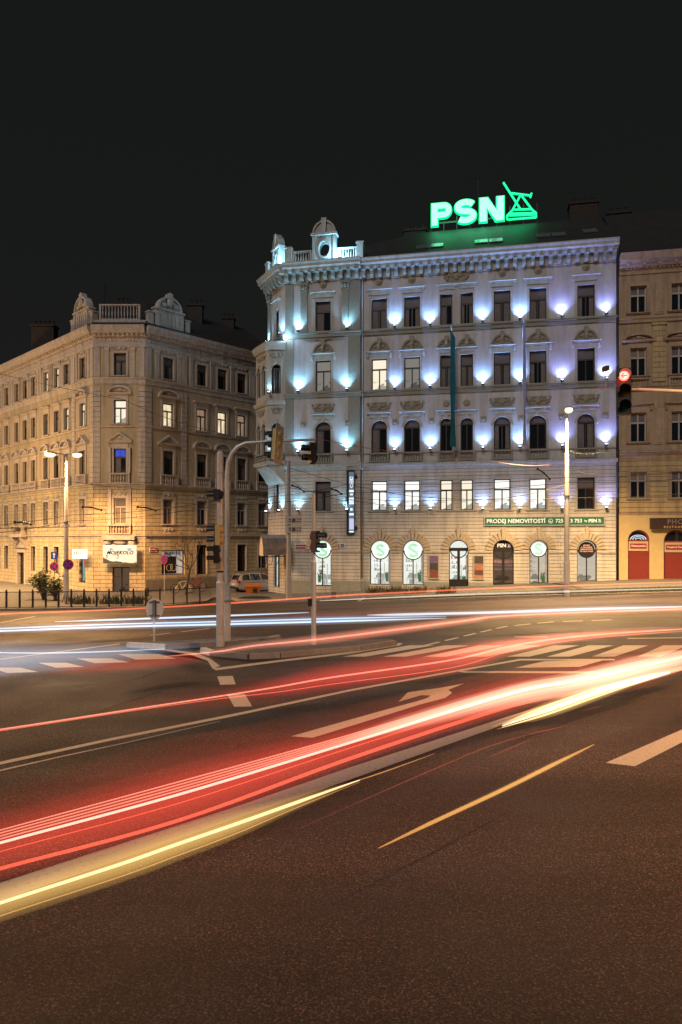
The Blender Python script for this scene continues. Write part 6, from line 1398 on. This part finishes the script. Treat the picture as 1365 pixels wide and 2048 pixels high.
gb = empty('grit_bin', tuple(gp(506,1190)), R(8), 'dirty orange grit bin with a flat lid before the silver car', 'bin')
OR = mat('orange_plastic', (0.42,0.12,0.01), 0.55, noise=0.25, nscale=6)
b = MB(); b.add([(-0.42,-0.25,0.0),(0.42,-0.25,0.0),(0.42,0.25,0.0),(-0.42,0.25,0.0),(-0.55,-0.34,0.62),(0.55,-0.34,0.62),(0.55,0.34,0.62),(-0.55,0.34,0.62)],[(0,3,2,1),(4,5,6,7),(0,1,5,4),(1,2,6,5),(2,3,7,6),(3,0,4,7)])
for k in range(4): b.box(-0.42+0.26*k,-0.36+0.26*k,-0.33,-0.24,0.08,0.58)
b.build('tub', OR, gb); MB().prismx([(-0.39,0.621),(0.39,0.621),(0.36,0.74),(-0.1,0.82),(-0.36,0.72)],-0.6,0.6).build('lid', OR, gb); MB().box(0.02,0.3,-0.345,-0.33,0.2,0.5).build('label_panel', M_BLACK, gb)
mb_ = MB().ball((0,0,0),(1.3,0.55,0.28),16,8).build('grit_heap', mat('dark_grit',(0.02,0.018,0.015),0.95,noise=0.3,nscale=6,bump=1,bscale=10), None, tuple(gp(510,1200))); tag(mb_, 'low dark heap of grit in front of the orange bin', 'heap')
for i, (px, py, lab) in enumerate(((294,1196,'dark stone bollard at the corner of the ochre house'),)):
    P = gp(px, py); tag(MB().lathe([(0.14,0),(0.14,0.55),(0.1,0.7),(0.02,0.76)],0,0,12).build('bollard', mat('dark_stone',(0.06,0.05,0.04),0.9), None, tuple(P)), lab, 'bollard')

# ------------------------------------------------------------------ overhead wires
WM = mat('wire', (0.03,0.028,0.025), 0.6, 0.3)
def wire(pts, Y, lab, r=0.012, sag=0.15, m=None):
    P = [at(px, py, Y if not isinstance(Y, tuple) else Y[0]+(Y[1]-Y[0])*i/(len(pts)-1)) for i, (px, py) in enumerate(pts)]; L = []
    for a, b_ in zip(P, P[1:]):
        for k in range(8): t = k/8; q = a.lerp(b_, t); q.z -= sag*4*t*(1-t); L.append(tuple(q))
    L.append(tuple(P[-1])); o = MB().tube(L, r, 5).build('overhead_wire', m or WM); tag(o, lab, 'wire', 'overhead wires'); return o
wire([(-120,1056),(143,1030),(440,1001),(700,968),(1134,955),(1500,930)], 34, 'uppermost long contact wire crossing before both corner houses')
wire([(-120,1074),(143,1042),(440,1010),(700,985),(1134,965),(1500,945)], 33, 'second long contact wire just under the uppermost one')
wire([(-120,998),(131,962),(440,985),(578,968)], (42,36), 'wire running from the left lamp post to the concrete pole')
wire([(-120,1056),(200,1052),(441,1048)], 30, 'level wire ending at the thick signal pole', sag=0.05)
wire([(578,935),(820,992),(1134,996),(1500,975)], 36.5, 'wire sagging from the concrete pole to the right lamp post')
wire([(578,975),(900,1000),(1134,968)], 36.5, 'lower span wire between the concrete pole and the right lamp post', sag=0.3)
wire([(455,870),(250,800),(-100,720)], (22,45), 'thin wire rising left over the ochre house')
wire([(633,877),(950,914),(1100,930)], (21,34), 'thin orange-lit wire from the mast arm tip towards the right lamp', r=0.01, m=mat('orange_lit_wire',(0.5,0.25,0.1),0.4,0.6))  # lamp light on this wire is put into its orange colour
wire([(1134,900),(1200,905),(1500,890)], 36.5, 'short insulated wire right of the right lamp post')
wire([(1134,932),(1190,948),(1500,930)], 36.5, 'sloping wire leaving the right lamp post to the right')
wire([(578,958),(640,985),(700,1000),(860,1010)], 35, 'loose lower wire before the left part of the pale house')
# section insulators on the wires
def insul(a, b_, Y, lab):
    P, Q = at(*a, Y), at(*b_, Y); o = MB().tube([tuple(P), tuple(P.lerp(Q,0.5)+Vector((0,0,0.05))), tuple(Q)],[0.03,0.045,0.025],6).ball(tuple(P),0.07,6,5).ball(tuple(Q),0.06,6,5).build('wire_insulator', M_BLACK); tag(o, lab, 'insulator', 'wire insulators')
insul((585,971),(609,983), 34, 'black insulator on the wire right of the concrete pole'); insul((664,978),(683,988), 33, 'black insulator before the first lower window of the pale house'); insul((1076,938),(1100,958), 34, 'slanting black insulator left of the right lamp post')
insul((166,1014),(203,1020), 33.5, 'long black insulator right of the left lamp post'); insul((30,1044),(62,1049), 33.5, 'black insulator left of the left lamp post'); insul((276,1014),(312,1021), 33.5, 'black insulator before the ochre corner house')

# ------------------------------------------------------------------ traces of passing lamps (luminous strands at lamp height)
def crom(pts, n=14):
    out = []; P = [Vector(p) for p in pts]
    for i in range(len(P)-1):
        p0, p1, p2, p3 = P[max(i-1,0)], P[i], P[i+1], P[min(i+2,len(P)-1)]
        for k in range(n):
            t = k/n; out.append(0.5*((2*p1)+(-p0+p2)*t+(2*p0-5*p1+4*p2-p3)*t*t+(-p0+3*p1-3*p2+p3)*t**3))
    out.append(P[-1]); return out
TR = {}
def trail_root(lab, name='light_trail'): return empty(name, (0,0,0), 0, lab, 'light trail')
def haze_tube(root, pts, m, up=0.75, name='glow', n=12, wide=1.0):
    """pts: (x, y_top, y_bottom) in the photo; the tube runs at lamp height above the road"""
    C = crom(pts, 6); L, Rr = [], []
    for c in C:
        p = gp(c[0], (c[1]+c[2])/2, up); h = max(0.008, (c[2]-c[1])/2*p.y/F); L.append(tuple(p)); Rr.append((h*wide, h))
    for q, sc in enumerate((1.35, 1.0, 0.72, 0.42)):
        l = L[q:len(L)-q]; N = len(l)
        if N < 3: continue
        MB().tube(l, [(a*sc*min(1, (i+0.3)/4, (N-0.7-i)/4), b_*sc*min(1, (i+0.3)/4, (N-0.7-i)/4)) for i, (a, b_) in enumerate(Rr[q:len(L)-q])], n).build(name, m, root)
def strand(root, pts, f, px, m, up=0.75, name='strand'):
    C = crom(pts, 6); L, Rr = [], []
    for i, c in enumerate(C):
        p = gp(c[0], c[1]+(c[2]-c[1])*f, up); t = min(1, i/6, (len(C)-1-i)/6); L.append(tuple(p)); Rr.append(max(0.002, px/2*p.y/F*(0.25+0.75*t)))
    MB().tube(L, Rr, 6).build(name, m, root)
g_red = glow('red_glow', (0.85,0.065,0.04), 0.28); g_red2 = glow('soft_red_glow', (0.8,0.03,0.015), 0.07); g_pink = glow('pink_glow', (1.0,0.28,0.18), 0.65); g_cream = glow('cream_glow', (1.0,0.62,0.40), 0.75)
g_yel = glow('yellow_glow', (0.85,0.50,0.14), 1.0); g_blue = glow('blue_glow', (0.38,0.5,0.72), 0.8)
s_pink = light_strand('pink_strand', (0.95,0.33,0.22), 0.9); s_white = light_strand('white_strand', (1.0,0.68,0.52), 1.05); s_red = light_strand('red_strand', (0.85,0.11,0.06), 0.9); s_yel = light_strand('yellow_strand', (1.0,0.78,0.40), 1.0); s_blue = light_strand('blue_strand', (0.55,0.75,0.92), 0.95); s_or = light_strand('orange_strand', (0.75,0.33,0.08), 0.7); s_dred = light_strand('dark_red_strand', (0.32,0.035,0.02), 0.6)
T1 = [(-160,1690,1790),(0,1645,1742),(350,1550,1648),(700,1460,1520),(1024,1366,1414),(1178,1338,1382),(1460,1272,1320)]
r1 = trail_root('broad red tail-light trail with bright strands sweeping across the near lanes')
haze_tube(r1, T1, g_red, 0.75); haze_tube(r1, [(x, a-(b_-a)*0.45, b_+(b_-a)*0.12) for x, a, b_ in T1], g_red2, 0.75, 'soft_glow'); 
for f, px, m in ((0.16,2.2,s_pink),(0.22,2.2,s_pink),(0.28,2.2,s_pink),(0.34,2.4,s_pink),(0.42,5.0,s_white),(0.95,7,s_red),(0.6,1.5,s_red)): strand(r1, T1, f, px, m)
haze_tube(r1, [(600,1506,1507),(800,1437,1460),(1024,1374,1408),(1178,1342,1380),(1460,1272,1322)], g_cream, 0.78, 'cream_glow')
T2 = [(-160,1833,1889),(0,1779,1833),(236,1704,1756),(350,1666,1714),(472,1628,1668),(600,1592,1613),(720,1556,1564)]
T2b = [(650,1580,1584),(760,1545,1548),(870,1506,1508)]
r2 = trail_root('thick yellow indicator-light trail along the solid lane line'); haze_tube(r2, T2, g_yel, 0.6); strand(r2, T2, 0.5, 6, s_yel, 0.62); strand(r2, T2, 0.98, 1.6, s_or, 0.6); strand(r2, T2b, 0.5, 2.2, s_or, 0.6)
T3 = [(1005,1447,1456),(1100,1406,1430),(1200,1372,1394),(1290,1352,1362),(1340,1342,1347)]
r3 = trail_root('short bright yellow trail beside the end of the cream light band'); haze_tube(r3, T3, g_yel, 0.6); strand(r3, T3, 0.5, 8, light_strand('hot_yellow_strand', (1.0,0.88,0.6), 1.1), 0.6); strand(r3, T3, 0.15, 3, s_yel, 0.6); strand(r3, T3, 0.85, 3, s_yel, 0.6)
T4 = [(758,1694,1698),(860,1643,1651),(1000,1577,1587),(1100,1528,1537),(1188,1487,1491)]
r4 = trail_root('thin orange-yellow trail alone on the empty near lane'); haze_tube(r4, T4, g_yel, 0.6); strand(r4, T4, 0.5, 7, s_or, 0.6)
T5 = [(-160,1475,1485),(0,1455,1463),(256,1416,1424),(436,1386,1400),(560,1358,1388),(665,1335,1374),(900,1298,1343),(1024,1277,1306),(1178,1262,1279),(1460,1247,1258)]
r5 = trail_root('red trail in the middle lane, a single fine line at left and broad at right'); haze_tube(r5, T5, g_red, 0.75); strand(r5, T5, 0.5, 3.0, s_pink); strand(r5, T5, 0.85, 1.6, s_red)
haze_tube(r5, [(120,1437,1438),(300,1395,1428),(436,1375,1418),(665,1330,1385),(900,1296,1346)], g_red2, 0.7, 'soft_glow')
haze_tube(r5, [(800,1320,1328),(1024,1280,1302),(1178,1263,1278),(1460,1247,1257)], g_pink, 0.76, 'pink_glow')
T6 = [(330,1310,1316),(436,1298,1308),(513,1285,1297),(665,1267,1284),(921,1236,1249),(1024,1226,1236),(1365,1213,1223),(1460,1211,1220)]
r6 = trail_root('pink-red trail curving over the traffic island behind the signal poles'); haze_tube(r6, T6, g_pink, 0.75); strand(r6, T6, 0.5, 2.5, s_pink)
haze_tube(r6, [(120,1332,1345),(240,1320,1334),(330,1310,1322),(436,1298,1312)], g_red2, 0.4, 'soft_glow')
T7 = [(-160,1258,1272),(0,1253,1266),(231,1244,1258),(441,1239,1253),(700,1232,1246),(893,1230,1239)]
r7 = trail_root('broad pale blue headlight band across the far lanes'); haze_tube(r7, T7, g_blue, 0.65); strand(r7, T7, 0.7, 3.2, s_blue, 0.65); strand(r7, T7, 0.3, 2, s_blue, 0.65)
T7b = [(110,1242,1245),(240,1237,1241),(436,1230,1234),(618,1223,1227)]
r8 = trail_root('thin white-blue headlight line above the broad blue band'); haze_tube(r8, T7b, g_blue, 0.7); strand(r8, T7b, 0.5, 4, s_blue, 0.7)
T7c = [(735,1229,1231),(803,1225,1233),(1000,1220,1229),(1180,1213,1223),(1460,1205,1217)]
r9 = trail_root('white headlight line continuing the blue band to the right'); haze_tube(r9, T7c, g_blue, 0.7); strand(r9, T7c, 0.5, 5, light_strand('pale_strand',(0.8,0.78,0.8),0.65), 0.7)
T8 = [(-160,1232,1236),(0,1226,1230),(220,1217,1222),(426,1206,1211),(700,1188,1192),(762,1185,1189),(1024,1173,1177),(1460,1159,1163)]
r10 = trail_root('fine red line along the far kerb under the shop windows'); strand(r10, T8, 0.5, 3.5, light_strand('coral_strand',(0.9,0.16,0.08),0.8), 0.8); haze_tube(r10, T8, g_red2, 0.8)
T9 = [(640,1200,1203),(900,1188,1192),(1127,1181,1185),(1460,1172,1176)]
r11 = trail_root('fine white line just under the far red line at right'); strand(r11, T9, 0.5, 4, light_strand('dull_white_strand',(0.75,0.62,0.52),0.8), 0.7)
T11 = [(600,1655,1658),(870,1536,1539),(1000,1484,1487),(1132,1449,1452)]
r12 = trail_root('faint dark red line on the near lane between the yellow trails'); strand(r12, T11, 0.5, 1.8, s_dred, 0.7)

r13 = trail_root('dull red strip between the two pale blue headlight bands'); haze_tube(r13, [(455,1229,1238),(700,1223,1231),(840,1218,1224)], glow('dull_red_glow', (0.55,0.12,0.09), 0.5), 0.7)
r14 = trail_root('wide faint cream haze over the far lanes at the right edge'); haze_tube(r14, [(880,1203,1207),(1100,1196,1212),(1460,1186,1208)], glow('cream_haze', (0.8,0.55,0.38), 0.16), 0.7)
r15 = trail_root('pale blue-white blur over the left end of the crossing'); haze_tube(r15, [(-160,1290,1362),(0,1290,1352),(150,1290,1334),(300,1288,1312),(420,1284,1296)], glow('pale_blue_haze', (0.45,0.55,0.72), 0.22), 0.35)
r16 = trail_root('soft red blur under the crossing stripes left of the island'); haze_tube(r16, [(60,1338,1350),(180,1326,1346),(330,1312,1334),(430,1304,1322)], glow('soft_red_haze', (0.8,0.07,0.04), 0.3), 0.3)
strand(r15, [(-160,1300,1304),(60,1304,1308),(200,1302,1305),(330,1296,1300)], 0.5, 2, s_blue, 0.3)

for pts in ([(980,1512,1515),(1060,1478,1481)], [(1060,1466,1470),(1125,1452,1455)], [(1165,1420,1423),(1205,1410,1413)]): strand(r12, pts, 0.5, 3.5, s_dred, 0.7)
fr3 = [[(985,1452,1454),(1060,1424,1427),(1150,1395,1398)], [(995,1457,1459),(1080,1432,1435),(1160,1402,1405)], [(1020,1441,1443),(1090,1412,1414),(1180,1384,1386)]]
for pts in fr3: strand(r3, pts, 0.5, 3, s_or, 0.6)
